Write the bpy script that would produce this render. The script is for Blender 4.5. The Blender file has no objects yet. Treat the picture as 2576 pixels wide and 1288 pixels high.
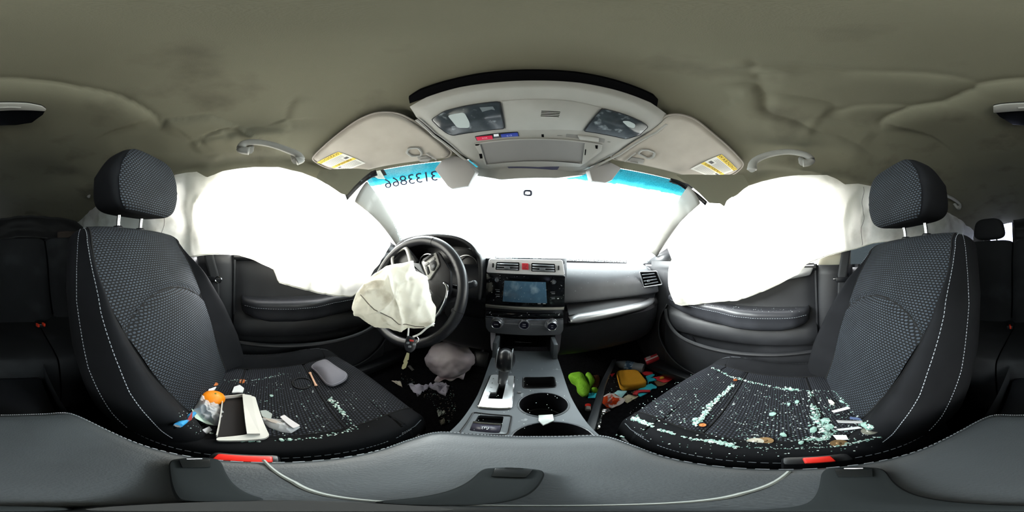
import bpy, bmesh, math, random
import numpy as np
from mathutils import Vector as V, Matrix, noise, kdtree
random.seed(7)
PI = math.pi
R = math.radians
SC = bpy.context.scene
COL = SC.collection
ZC = 0.72                      # lens height above the car floor
OFF = V((0, 0, ZC))
CX = 0.01                      # the car's centre line, seen from the lens

# ------------------------------------------------------------ camera
MC = Matrix.Rotation(R(-2.0), 3, 'Y') @ Matrix.Rotation(R(4.75), 3, 'Z')
cam_d = bpy.data.cameras.new('camera')
cam = bpy.data.objects.new('camera', cam_d); COL.objects.link(cam)
cam_d.type = 'PANO'
try:
    cam_d.panorama_type = 'EQUIRECTANGULAR'
except Exception:
    pass
try:
    cam_d.cycles.panorama_type = 'EQUIRECTANGULAR'
except Exception:
    pass
cam_d.clip_start = 0.005
cam.matrix_world = Matrix.Translation(OFF) @ MC.to_4x4() @ Matrix.Rotation(R(90), 4, 'X')
SC.camera = cam

# ------------------------------------------------------------ daylight: a bright white overcast sky
w = bpy.data.worlds.new('overcast'); SC.world = w; w.use_nodes = True
nt = w.node_tree; nt.nodes.clear()
wo = nt.nodes.new('ShaderNodeOutputWorld'); bg = nt.nodes.new('ShaderNodeBackground')
bg.inputs['Color'].default_value = (0.97, 0.985, 1.0, 1); bg.inputs['Strength'].default_value = 11.0
nt.links.new(bg.outputs[0], wo.inputs[0])
def portal(loc, rot, sx, sy):
    l = bpy.data.lights.new('window_portal', 'AREA'); l.shape = 'RECTANGLE'; l.size = sx; l.size_y = sy
    l.cycles.is_portal = True
    o = bpy.data.objects.new('window_portal', l); COL.objects.link(o); o.location = V(loc) + OFF; o.rotation_euler = rot
portal((0, 1.02, .22), (R(-52), 0, 0), 1.6, 1.0)
portal((-.80, .15, .17), (0, R(-90), 0), .55, 1.3)
portal((.80, .15, .17), (0, R(90), 0), .55, 1.3)
portal((-.80, -.95, .17), (0, R(-90), 0), .5, 1.0)
portal((.80, -.95, .17), (0, R(90), 0), .5, 1.0)
sl = bpy.data.lights.new('sun_behind_cloud', 'SUN'); sl.energy = 42; sl.angle = R(45); sl.color = (1, .985, .96)
so = bpy.data.objects.new('sun_behind_cloud', sl); COL.objects.link(so); so.rotation_euler = V((-.68, .50, .54)).to_track_quat('Z', 'Y').to_euler()
SC.view_settings.view_transform = 'Standard'; SC.view_settings.look = 'None'
SC.view_settings.exposure = 0.1; SC.view_settings.gamma = 1.0; SC.view_settings.use_curve_mapping = False
try:
    cy = SC.cycles
    cy.use_denoising = True; cy.max_bounces = 9; cy.diffuse_bounces = 6; cy.glossy_bounces = 3
    cy.transmission_bounces = 6; cy.transparent_max_bounces = 10; cy.sample_clamp_indirect = 6.0
    cy.caustics_reflective = False; cy.caustics_refractive = False
except Exception:
    pass

# ------------------------------------------------------------ from a photo pixel to a point on a real surface
def ray(px, py):
    az = (px - 1288) / 2576 * 2 * PI; el = (644 - py) / 1288 * PI
    return MC @ V((math.cos(el) * math.sin(az), math.cos(el) * math.cos(az), math.sin(el)))
def PX(px, py, x): d = ray(px, py); return d * (x / d.x)
def PY(px, py, y): d = ray(px, py); return d * (y / d.y)
def PZ(px, py, z): d = ray(px, py); return d * (z / d.z)
def PL(px, py, c, n): d = ray(px, py); return d * (V(c).dot(n) / d.dot(n))
def PF(px, py, f, t0=.1, t1=3.0, n=400):
    """first crossing of the ray with the height field z=f(x,y)"""
    d = ray(px, py); p0 = t0; s0 = d.z * t0 - f(d.x * t0, d.y * t0)
    for i in range(1, n + 1):
        t = t0 + (t1 - t0) * i / n; s = d.z * t - f(d.x * t, d.y * t)
        if s * s0 <= 0:
            for _ in range(20):
                m = (p0 + t) / 2; sm = d.z * m - f(d.x * m, d.y * m)
                if sm * s0 > 0: p0 = m
                else: t = m
            return d * t
        p0, s0 = t, s
    return d * t1

# ------------------------------------------------------------ materials
MATS = {}
def lin(c):
    if isinstance(c, str):
        c = [int(c[i:i + 2], 16) / 255 for i in (0, 2, 4)]
        c = [x / 12.92 if x <= .04045 else ((x + .055) / 1.055) ** 2.4 for x in c]
    return (c[0], c[1], c[2], 1)
def mat(name, col, rough=.6, metal=0, spec=.5, var=0, vscale=8, bump=0, bscale=300, bdist=.001, col2=None, cscale=12, cmin=.5, cmax=.62,
        trans=0, alpha=1, sheen=0, ior=1.45, coat=0, stretch=None):
    if name in MATS: return MATS[name]
    m = bpy.data.materials.new(name); m.use_nodes = True; MATS[name] = m
    t = m.node_tree; b = t.nodes['Principled BSDF']; L = t.links.new
    b.inputs['Base Color'].default_value = lin(col); b.inputs['Roughness'].default_value = rough
    b.inputs['Metallic'].default_value = metal; b.inputs['Specular IOR Level'].default_value = spec
    b.inputs['IOR'].default_value = ior; b.inputs['Transmission Weight'].default_value = trans
    b.inputs['Alpha'].default_value = alpha; b.inputs['Sheen Weight'].default_value = sheen; b.inputs['Coat Weight'].default_value = coat
    tc = t.nodes.new('ShaderNodeTexCoord')
    src = tc.outputs['Object']
    if stretch:
        mp = t.nodes.new('ShaderNodeMapping'); mp.inputs['Scale'].default_value = stretch; L(src, mp.inputs[0]); src = mp.outputs[0]
    cur = None
    if var:
        n = t.nodes.new('ShaderNodeTexNoise'); n.inputs['Scale'].default_value = vscale; n.inputs['Detail'].default_value = 4; L(src, n.inputs['Vector'])
        mr = t.nodes.new('ShaderNodeMapRange'); mr.inputs['From Min'].default_value = .3; mr.inputs['From Max'].default_value = .7
        mr.inputs['To Min'].default_value = 1 - var; mr.inputs['To Max'].default_value = 1 + var; L(n.outputs['Fac'], mr.inputs['Value'])
        mx = t.nodes.new('ShaderNodeMix'); mx.data_type = 'RGBA'; mx.blend_type = 'MULTIPLY'; mx.inputs['Factor'].default_value = 1
        mx.inputs['A'].default_value = lin(col); L(mr.outputs['Result'], mx.inputs['B']); cur = mx.outputs['Result']
    if col2:
        n = t.nodes.new('ShaderNodeTexNoise'); n.inputs['Scale'].default_value = cscale; n.inputs['Detail'].default_value = 6; L(src, n.inputs['Vector'])
        mr = t.nodes.new('ShaderNodeMapRange'); mr.inputs['From Min'].default_value = cmin; mr.inputs['From Max'].default_value = cmax; L(n.outputs['Fac'], mr.inputs['Value'])
        mx = t.nodes.new('ShaderNodeMix'); mx.data_type = 'RGBA'; L(mr.outputs['Result'], mx.inputs['Factor'])
        mx.inputs['A'].default_value = lin(col); mx.inputs['B'].default_value = lin(col2)
        if cur: L(cur, mx.inputs['A'])
        cur = mx.outputs['Result']
    if cur: L(cur, b.inputs['Base Color'])
    if bump:
        n = t.nodes.new('ShaderNodeTexNoise'); n.inputs['Scale'].default_value = bscale; n.inputs['Detail'].default_value = 2; L(src, n.inputs['Vector'])
        bp = t.nodes.new('ShaderNodeBump'); bp.inputs['Strength'].default_value = bump; bp.inputs['Distance'].default_value = bdist
        L(n.outputs['Fac'], bp.inputs['Height']); L(bp.outputs[0], b.inputs['Normal'])
    return m
def translucent(name, col, tr=.45, col2=None, cscale=14, cmin=.5, cmax=.65, bump=.3, bscale=60):
    """thin woven nylon: reflects and lets daylight through"""
    m = bpy.data.materials.new(name); m.use_nodes = True; MATS[name] = m
    t = m.node_tree; t.nodes.clear(); L = t.links.new
    o = t.nodes.new('ShaderNodeOutputMaterial'); d = t.nodes.new('ShaderNodeBsdfDiffuse'); s = t.nodes.new('ShaderNodeBsdfTranslucent')
    mx = t.nodes.new('ShaderNodeMixShader'); mx.inputs[0].default_value = tr
    d.inputs['Color'].default_value = lin(col); s.inputs['Color'].default_value = lin(col)
    tc = t.nodes.new('ShaderNodeTexCoord')
    if col2:
        n = t.nodes.new('ShaderNodeTexNoise'); n.inputs['Scale'].default_value = cscale; n.inputs['Detail'].default_value = 6; L(tc.outputs['Object'], n.inputs['Vector'])
        mr = t.nodes.new('ShaderNodeMapRange'); mr.inputs['From Min'].default_value = cmin; mr.inputs['From Max'].default_value = cmax; L(n.outputs['Fac'], mr.inputs['Value'])
        c = t.nodes.new('ShaderNodeMix'); c.data_type = 'RGBA'; L(mr.outputs['Result'], c.inputs['Factor'])
        c.inputs['A'].default_value = lin(col); c.inputs['B'].default_value = lin(col2)
        L(c.outputs['Result'], d.inputs['Color']); L(c.outputs['Result'], s.inputs['Color'])
    if bump:
        n = t.nodes.new('ShaderNodeTexNoise'); n.inputs['Scale'].default_value = bscale; n.inputs['Detail'].default_value = 3; L(tc.outputs['Object'], n.inputs['Vector'])
        bp = t.nodes.new('ShaderNodeBump'); bp.inputs['Strength'].default_value = bump; bp.inputs['Distance'].default_value = .002
        L(n.outputs['Fac'], bp.inputs['Height']); L(bp.outputs[0], d.inputs['Normal']); L(bp.outputs[0], s.inputs['Normal'])
    L(d.outputs[0], mx.inputs[1]); L(s.outputs[0], mx.inputs[2]); L(mx.outputs[0], o.inputs[0])
    return m
def film(name, col, clear=.5, rough=.1):
    """clear or tinted sheet that light passes straight through, with a glossy skin"""
    m = bpy.data.materials.new(name); m.use_nodes = True; MATS[name] = m
    t = m.node_tree; t.nodes.clear(); L = t.links.new
    o = t.nodes.new('ShaderNodeOutputMaterial'); a = t.nodes.new('ShaderNodeBsdfTransparent'); a.inputs[0].default_value = lin(col)
    p = t.nodes.new('ShaderNodeBsdfPrincipled'); p.inputs['Base Color'].default_value = lin(col); p.inputs['Roughness'].default_value = rough
    mx = t.nodes.new('ShaderNodeMixShader'); mx.inputs[0].default_value = 1 - clear
    L(a.outputs[0], mx.inputs[1]); L(p.outputs[0], mx.inputs[2]); L(mx.outputs[0], o.inputs[0])
    return m
def seat_weave(name, base, dot, pu, pv, du, dv):
    """black mesh cloth with staggered short pale stitches; UVs are in metres"""
    m = bpy.data.materials.new(name); m.use_nodes = True; MATS[name] = m
    t = m.node_tree; b = t.nodes['Principled BSDF']; L = t.links.new
    uv = t.nodes.new('ShaderNodeUVMap'); sx = t.nodes.new('ShaderNodeSeparateXYZ'); L(uv.outputs[0], sx.inputs[0])
    def M(op, a, b_=None, c=None):
        n = t.nodes.new('ShaderNodeMath'); n.operation = op
        for i, v in enumerate((a, b_, c)):
            if v is None: continue
            if isinstance(v, (int, float)): n.inputs[i].default_value = v
            else: L(v, n.inputs[i])
        return n.outputs[0]
    vv = M('DIVIDE', sx.outputs['Y'], pv); row = M('FLOOR', vv); fv = M('SUBTRACT', vv, row)
    odd = M('MULTIPLY', M('MODULO', M('ABSOLUTE', row), 2), .5)
    uu = M('ADD', M('DIVIDE', sx.outputs['X'], pu), odd); fu = M('SUBTRACT', uu, M('FLOOR', uu))
    au = M('DIVIDE', M('ABSOLUTE', M('SUBTRACT', fu, .5)), du); av = M('DIVIDE', M('ABSOLUTE', M('SUBTRACT', fv, .5)), dv)
    r = M('POWER', M('ADD', M('POWER', au, 3), M('POWER', av, 3)), .333)
    mr = t.nodes.new('ShaderNodeMapRange'); mr.inputs['From Min'].default_value = .8; mr.inputs['From Max'].default_value = 1.1
    mr.inputs['To Min'].default_value = 1; mr.inputs['To Max'].default_value = 0; L(r, mr.inputs['Value'])
    tc = t.nodes.new('ShaderNodeTexCoord'); n = t.nodes.new('ShaderNodeTexNoise'); n.inputs['Scale'].default_value = 14; L(tc.outputs['Object'], n.inputs['Vector'])
    dm = t.nodes.new('ShaderNodeMapRange'); dm.inputs['From Min'].default_value = .35; dm.inputs['From Max'].default_value = .7; dm.inputs['To Min'].default_value = .65; dm.inputs['To Max'].default_value = 1.0; L(n.outputs['Fac'], dm.inputs['Value'])
    mx = t.nodes.new('ShaderNodeMix'); mx.data_type = 'RGBA'; mx.inputs['A'].default_value = lin(base); mx.inputs['B'].default_value = lin(dot)
    L(M('MULTIPLY', mr.outputs['Result'], dm.outputs['Result']), mx.inputs['Factor']); L(mx.outputs['Result'], b.inputs['Base Color'])
    b.inputs['Roughness'].default_value = .85; b.inputs['Specular IOR Level'].default_value = .25
    bp = t.nodes.new('ShaderNodeBump'); bp.inputs['Strength'].default_value = .5; bp.inputs['Distance'].default_value = .001
    L(mr.outputs['Result'], bp.inputs['Height']); L(bp.outputs[0], b.inputs['Normal'])
    return m

# ------------------------------------------------------------ geometry
class MB:
    def __init__(s): s.v = []; s.f = []; s.uv = {}; s.mi = []; s.cur = 0
    def add(s, vs, fs, uvs=None):
        b = len(s.v)
        if uvs:
            for i, u in enumerate(uvs): s.uv[b + i] = u
        s.v += [V(p) for p in vs]
        for f in fs: s.f.append([b + i for i in f]); s.mi.append(s.cur)
        return s
    def grid(s, fn, nu, nv, cu=False, cv=False, capu=False, uvf=None):
        """fn(u,v), u,v in 0..1; cu closes along u"""
        vs = []; uvs = []
        NU = nu if cu else nu + 1; NV = nv if cv else nv + 1
        for j in range(NV):
            for i in range(NU):
                p = fn(i / nu, j / nv); vs.append(p)
                if uvf: uvs.append(uvf(i / nu, j / nv))
        fs = []
        for j in range(nv):
            for i in range(nu):
                a = j * NU + i; b = j * NU + (i + 1) % NU; c = ((j + 1) % NV) * NU + (i + 1) % NU; d = ((j + 1) % NV) * NU + i
                fs.append((a, b, c, d))
        if capu:
            fs.append(tuple(range(NU))[::-1]); fs.append(tuple((NV - 1) * NU + i for i in range(NU)))
        return s.add(vs, fs, uvs or None)
    def box(s, c, sz, rot=None, bev=0, seg=2):
        bm = bmesh.new(); bmesh.ops.create_cube(bm, size=1)
        for v in bm.verts: v.co = V((v.co.x * sz[0], v.co.y * sz[1], v.co.z * sz[2]))
        if bev: bmesh.ops.bevel(bm, geom=bm.edges[:], offset=bev, segments=seg, profile=.5, affect='EDGES')
        m = rot if rot is not None else Matrix.Identity(3)
        bm.verts.ensure_lookup_table(); bm.verts.index_update()
        s.add([V(c) + m @ v.co for v in bm.verts], [[v.index for v in f.verts] for f in bm.faces]); bm.free(); return s
    def tube(s, path, r, n=8, closed=False, flat=1.0, up=None):
        P = [V(p) for p in path]; m = len(P); rings = []
        nrm = None
        for i in range(m):
            a = P[(i - 1) % m] if closed or i > 0 else P[i]; b = P[(i + 1) % m] if closed or i < m - 1 else P[i]
            t = (b - a); t = t.normalized() if t.length > 1e-9 else V((0, 0, 1))
            if up is not None: nn = V(up) - t * V(up).dot(t)
            elif nrm is None:
                nn = V((0, 0, 1)) - t * t.z
                if nn.length < .1: nn = V((1, 0, 0)) - t * t.x
            else: nn = nrm - t * nrm.dot(t)
            nrm = nn.normalized(); bi = t.cross(nrm)
            rr = r(i / max(1, m - 1)) if callable(r) else r
            rings.append([P[i] + (nrm * math.cos(2 * PI * k / n) * flat + bi * math.sin(2 * PI * k / n)) * rr for k in range(n)])
        vs = [p for q in rings for p in q]; fs = []
        for j in range(m if closed else m - 1):
            for k in range(n):
                fs.append((j * n + k, j * n + (k + 1) % n, ((j + 1) % m) * n + (k + 1) % n, ((j + 1) % m) * n + k))
        if not closed: fs += [tuple(range(n))[::-1], tuple((m - 1) * n + k for k in range(n))]
        return s.add(vs, fs)
    def prism(s, poly, d, bev=0):
        """poly: 3d outline; extruded by vector d; bev rounds the far edge"""
        d = V(d); P = [V(p) for p in poly]; n = len(P); c = sum(P, V()) / n
        levels = [(0, 0)]
        if bev:
            L = d.length
            levels += [(1 - bev / L, 0), (1 - bev * .3 / L, bev * .3), (1, bev)]
        else: levels += [(1, 0)]
        vs = []
        dn = d.normalized()
        nr = V()
        for i in range(n): nr += (P[i] - c).cross(P[(i + 1) % n] - c)
        nr.normalize()
        for h, ins in levels:
            for i in range(n):
                p = P[i]
                if ins:
                    e1 = (P[i] - P[i - 1]).normalized(); e2 = (P[(i + 1) % n] - P[i]).normalized()
                    n1 = nr.cross(e1); n2 = nr.cross(e2); nn = (n1 + n2)
                    if nn.length > 1e-6:
                        nn.normalize(); k = max(.4, nn.dot(n1)); p = p + nn * (ins / k)
                vs.append(p + d * h)
        fs = [tuple(range(n))[::-1]]
        for j in range(len(levels) - 1):
            for i in range(n): fs.append((j * n + i, j * n + (i + 1) % n, (j + 1) * n + (i + 1) % n, (j + 1) * n + i))
        fs.append(tuple((len(levels) - 1) * n + i for i in range(n)))
        return s.add(vs, fs)
    def disc(s, c, ax, r, h, n=24, r2=None, hole=0):
        """cylinder/cone from c along ax by h, radius r -> r2, with an optional hole"""
        ax = V(ax).normalized(); u = ax.orthogonal().normalized(); w_ = ax.cross(u); r2 = r if r2 is None else r2; c = V(c)
        ring = lambda rr, hh: [c + ax * hh + (u * math.cos(2 * PI * k / n) + w_ * math.sin(2 * PI * k / n)) * rr for k in range(n)]
        if hole:
            prof = [(r, 0), (r2, h), (hole, h), (hole, 0)]
            return s.grid(lambda a, b: ring(prof[int(round(b * 4)) % 4][0], prof[int(round(b * 4)) % 4][1])[int(round(a * n)) % n], n, 4, cu=True, cv=True)
        vs = ring(r, 0) + ring(r2, h)
        fs = [tuple(range(n))[::-1], tuple(range(n, 2 * n))] + [(k, (k + 1) % n, n + (k + 1) % n, n + k) for k in range(n)]
        return s.add(vs, fs)
    def lathe(s, c, ax, prof, n=28):
        ax = V(ax).normalized(); u = ax.orthogonal().normalized(); w_ = ax.cross(u); c = V(c); m = len(prof)
        vs = [c + ax * h + (u * math.cos(2 * PI * k / n) + w_ * math.sin(2 * PI * k / n)) * r for r, h in prof for k in range(n)]
        fs = [(j * n + k, j * n + (k + 1) % n, (j + 1) * n + (k + 1) % n, (j + 1) * n + k) for j in range(m - 1) for k in range(n)]
        fs += [tuple(range(n))[::-1], tuple((m - 1) * n + k for k in range(n))]
        return s.add(vs, fs)
    def ball(s, c, r, nu=20, nv=12, f=None, rot=None):
        rx, ry, rz = (r, r, r) if isinstance(r, (int, float)) else r
        rot = rot or Matrix.Identity(3)
        def g(u, v):
            a = u * 2 * PI; b = (v - .5) * PI; d = V((math.cos(b) * math.cos(a), math.cos(b) * math.sin(a), math.sin(b)))
            k = f(d) if f else 1
            return V(c) + rot @ V((d.x * rx, d.y * ry, d.z * rz)) * k
        return s.grid(g, nu, nv, cu=True)

def round_poly(P, r=.005, n=4):
    out = []; N = len(P)
    for i in range(N):
        a, p, b = V(P[i - 1]), V(P[i]), V(P[(i + 1) % N])
        d1 = (a - p); d2 = (b - p); k = min(r, d1.length * .45, d2.length * .45)
        s = p + d1.normalized() * k; e = p + d2.normalized() * k
        for j in range(n + 1):
            t = j / n; out.append(s * (1 - t) ** 2 + p * 2 * t * (1 - t) + e * t * t)
    return out
def crom(P, n=6, closed=False):
    P = [V(p) for p in P]; m = len(P); out = []
    rng = range(m) if closed else range(m - 1)
    for i in rng:
        p0 = P[(i - 1) % m] if closed or i > 0 else P[i] * 2 - P[i + 1]; p1 = P[i]; p2 = P[(i + 1) % m]
        p3 = P[(i + 2) % m] if closed or i + 2 < m else p2 * 2 - p1
        for j in range(n):
            t = j / n
            out.append(.5 * ((2 * p1) + (p2 - p0) * t + (2 * p0 - 5 * p1 + 4 * p2 - p3) * t * t + (3 * p1 - p0 - 3 * p2 + p3) * t ** 3))
    if not closed: out.append(P[-1])
    return out
def lerp(a, b, t): return a + (b - a) * t
def table(x, xs, ys):
    return float(np.interp(x, xs, ys))

ROOT = {}
def _rootloc(o):
    while o.parent is not None: o = o.parent
    return ROOT.get(o.name, V())
def part(name, mb, mats, parent=None, label=None, smooth=38, sub=0, loc=None, kind=None, solid=0, group=None):
    me = bpy.data.meshes.new(name)
    base = _rootloc(parent) if parent is not None else (V(loc) if loc is not None else V())
    me.from_pydata([tuple(p - base) for p in mb.v], [], mb.f)
    if not isinstance(mats, (list, tuple)): mats = [mats]
    for m in mats: me.materials.append(m)
    if len(mats) > 1: me.polygons.foreach_set('material_index', mb.mi)
    if mb.uv:
        ul = me.uv_layers.new(name='UVMap')
        li = np.empty(len(me.loops), dtype=np.int32); me.loops.foreach_get('vertex_index', li)
        tab = np.zeros((len(mb.v), 2), dtype=np.float32)
        for k, u in mb.uv.items(): tab[k] = u
        ul.data.foreach_set('uv', tab[li].ravel())
    bm = bmesh.new(); bm.from_mesh(me)
    bmesh.ops.remove_doubles(bm, verts=bm.verts[:], dist=2e-6)
    bmesh.ops.recalc_face_normals(bm, faces=bm.faces[:]); bm.to_mesh(me); bm.free()
    if smooth:
        me.shade_smooth()
        if smooth < 180: me.set_sharp_from_angle(angle=R(smooth))
    o = bpy.data.objects.new(name, me); COL.objects.link(o)
    if parent is not None: o.parent = parent
    else: ROOT[o.name] = base; o.location = base + OFF
    if label: o['label'] = label
    if kind: o['kind'] = kind
    if group: o['group'] = group
    if sub:
        md = o.modifiers.new('sub', 'SUBSURF'); md.levels = sub; md.render_levels = sub
    if solid:
        md = o.modifiers.new('solid', 'SOLIDIFY'); md.thickness = solid; md.offset = 0
    return o
def thing(name, label, cat, loc, group=None):
    o = bpy.data.objects.new(name, None); COL.objects.link(o); o.empty_display_size = .02
    ROOT[o.name] = V(loc); o.location = V(loc) + OFF
    o['label'] = label; o['category'] = cat
    if group: o['group'] = group
    return o
def single(name, mb, mats, label, cat, group=None, kind=None, **k):
    lo = V((min(p.x for p in mb.v), min(p.y for p in mb.v), min(p.z for p in mb.v))); hi = V((max(p.x for p in mb.v), max(p.y for p in mb.v), max(p.z for p in mb.v)))
    o = part(name, mb, mats, None, label=label, loc=V(((lo.x + hi.x) / 2, (lo.y + hi.y) / 2, lo.z)), **k)
    o['category'] = cat
    if group: o['group'] = group
    if kind: o['kind'] = kind
    return o
def struct(name, mb, mats, label=None, parent=None, **k):
    o = part(name, mb, mats, parent, label=label, **k)
    if parent is None: o['kind'] = 'structure'
    return o
def text(name, s, c, right, up, h, m, parent, ext=.0002, mirror=False, label=None, align='CENTER', spacing=1.0):
    """flat lettering: c centre of the line, right/up its axes, h the capital height"""
    cu = bpy.data.curves.new(name, 'FONT'); cu.body = s; cu.size = h * 1.4; cu.extrude = ext; cu.align_x = align; cu.align_y = 'CENTER'; cu.space_character = spacing
    cu.materials.append(m); cu.resolution_u = 2
    tmp = bpy.data.objects.new('tmp', cu); COL.objects.link(tmp)
    bpy.context.view_layer.update()
    me = bpy.data.meshes.new_from_object(tmp.evaluated_get(bpy.context.evaluated_depsgraph_get()))
    COL.objects.unlink(tmp); bpy.data.objects.remove(tmp)
    right = V(right).normalized(); up = V(up); up = (up - right * up.dot(right)).normalized(); nz = right.cross(up)
    base = _rootloc(parent)
    k = -1 if mirror else 1
    for v in me.vertices: v.co = V(c) - base + right * v.co.x * k + up * v.co.y + nz * v.co.z
    o = bpy.data.objects.new(name, me); COL.objects.link(o); o.parent = parent
    if label: o['label'] = label
    return o
def copy_thing(o, loc, rotz=0, scale=1, label=None):
    r = o.copy(); COL.objects.link(r); r.location = V(loc) + OFF; r.rotation_euler = (0, 0, rotz); r.scale = (scale,) * 3
    if label: r['label'] = label
    for ch in list(o.children):
        c = ch.copy(); COL.objects.link(c); c.parent = r
        for g in ch.children:
            d = g.copy(); COL.objects.link(d); d.parent = c
    return r

# ------------------------------------------------------------ the car's own colours
HEAD = mat('headliner_cloth', '646254', .95, spec=.1, var=.06, vscale=3, bump=.5, bscale=900, bdist=.0005, col2='4c493f', cscale=6, cmin=.55, cmax=.78)
HPLA = mat('roof_plastic', '868580', .62, var=.04, vscale=20, bump=.15, bscale=700, bdist=.0004)
VIS = mat('visor_cloth', '9a948b', .9, spec=.15, var=.08, vscale=12, bump=.2, bscale=900, bdist=.0004)
PIL = mat('pillar_trim_light', '73716b', .7, var=.06, vscale=9)
BLK = mat('black_soft_plastic', '1c1d20', .5, var=.15, vscale=30, bump=.25, bscale=900, bdist=.0004)
BLK2 = mat('black_hard_plastic', '17181b', .38, var=.1, vscale=20, bump=.1, bscale=700, bdist=.0003)
DASH = mat('dash_skin', '34363a', .42, var=.12, vscale=25, bump=.3, bscale=900, bdist=.0004)
GRYC = mat('console_grey_plastic', '464b50', .42, var=.08, vscale=22, col2='6f7478', cscale=60, cmin=.66, cmax=.72, bump=.1, bscale=500, bdist=.0003)
SILV = mat('satin_silver_paint', 'a4a6a9', .32, metal=.6, var=.04)
CHR = mat('bright_chrome', 'd8dadd', .12, metal=1)
GLOS = mat('gloss_black', '0b0c0f', .12, var=.1, col2='55595c', cscale=140, cmin=.69, cmax=.73)
DARK = mat('deep_black', '040405', .95, spec=.05)
VINYL = mat('armrest_vinyl', '2c3033', .48, spec=.6, var=.12, vscale=14, bump=.4, bscale=700, bdist=.0005, col2='3b4043', cscale=5, cmin=.5, cmax=.7)
CLOTH = mat('bolster_cloth', '0f1013', .88, spec=.2, var=.2, vscale=10, bump=.3, bscale=1200, bdist=.0004, col2='17181b', cscale=6, cmin=.5, cmax=.7)
WEAVE = seat_weave('seat_weave', '0b0c0f', '3f4750', .0098, .0062, .34, .28)
WEAVE2 = seat_weave('cushion_weave', '0c0d10', '33363f', .0075, .0060, .36, .30)
STI = mat('pale_thread', '8d9298', .8)
SEAM = mat('seam_dark', '050506', .9)
CARP = mat('black_carpet', '121214', .98, spec=.05, var=.4, vscale=90, bump=1, bscale=500, bdist=.003)
WHT = mat('white_paper', 'd9d9d6', .7)
RED = mat('red_plastic', 'c8281c', .4)
# ============================================================ the setting: the car body round the lens
def yh(x): return .60 - .75 * (x - CX) ** 2
def zh(x): return .405 - .20 * (x - CX) ** 2
def roof(x, y):
    a = abs(x - CX)
    z = .485 - .105 * min(a / .62, 1.06) ** 2.8
    if a > .625: z -= (a - .625) * (1.6 + 1.8 * max(0, min(1, y / .3)))
    t = (y - .12) / max(.05, yh(x) - .12)
    if t > 0: t = min(t, 1); z -= (z - zh(x)) * t ** 1.45
    if y < -.8: z -= .12 * min(1.3, ((-y - .8) / .7)) ** 1.5
    return z
Z7 = lambda l: [(1700 + x / 2.94, 100 + y / 2.94) for x, y in l]
CREASES = [  # photo line, depth, width
    ([(402, 318), (388, 292), (345, 265), (300, 243), (200, 222), (100, 205), (0, 200)] + Z7([(2430, 300), (2250, 330), (2190, 370), (1990, 455), (1870, 470), (1750, 490), (1580, 560), (1520, 610), (1515, 680)]), .014, .05),
    (Z7([(330, 350), (450, 325), (590, 325), (640, 400), (640, 500), (700, 550), (880, 600), (1050, 690), (1200, 715), (1330, 770), (1430, 840), (1560, 900)]), .010, .03),
    (Z7([(690, 395), (1000, 435), (1200, 490)]), .009, .035),
    (Z7([(900, 570), (1150, 590), (1330, 630), (1520, 690)]), .007, .03),
    (Z7([(620, 188), (900, 195), (1250, 235), (1550, 240), (1900, 255), (2260, 320)]), .008, .035),
    (Z7([(1180, 540), (1370, 490), (1750, 485)]), .005, .02),
    (Z7([(500, 130), (590, 190), (570, 240), (610, 300)]), .004, .02),
    ([(400, 330), (420, 300), (470, 296), (530, 290), (600, 318), (585, 330)], .009, .03),
    ([(500, 346), (530, 335), (560, 324)], .006, .012),
    ([(375, 388), (420, 383), (480, 382), (520, 392), (560, 385)], .005, .02),
    ([(470, 360), (540, 342), (600, 335)], .007, .02),
    ([(748, 240), (728, 275), (722, 300), (740, 325)], .004, .015),
    ([(735, 330), (640, 322), (560, 345)], .005, .02),
    ([(1860, 440), (1800, 500), (1790, 480)], .006, .02),
]
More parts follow.
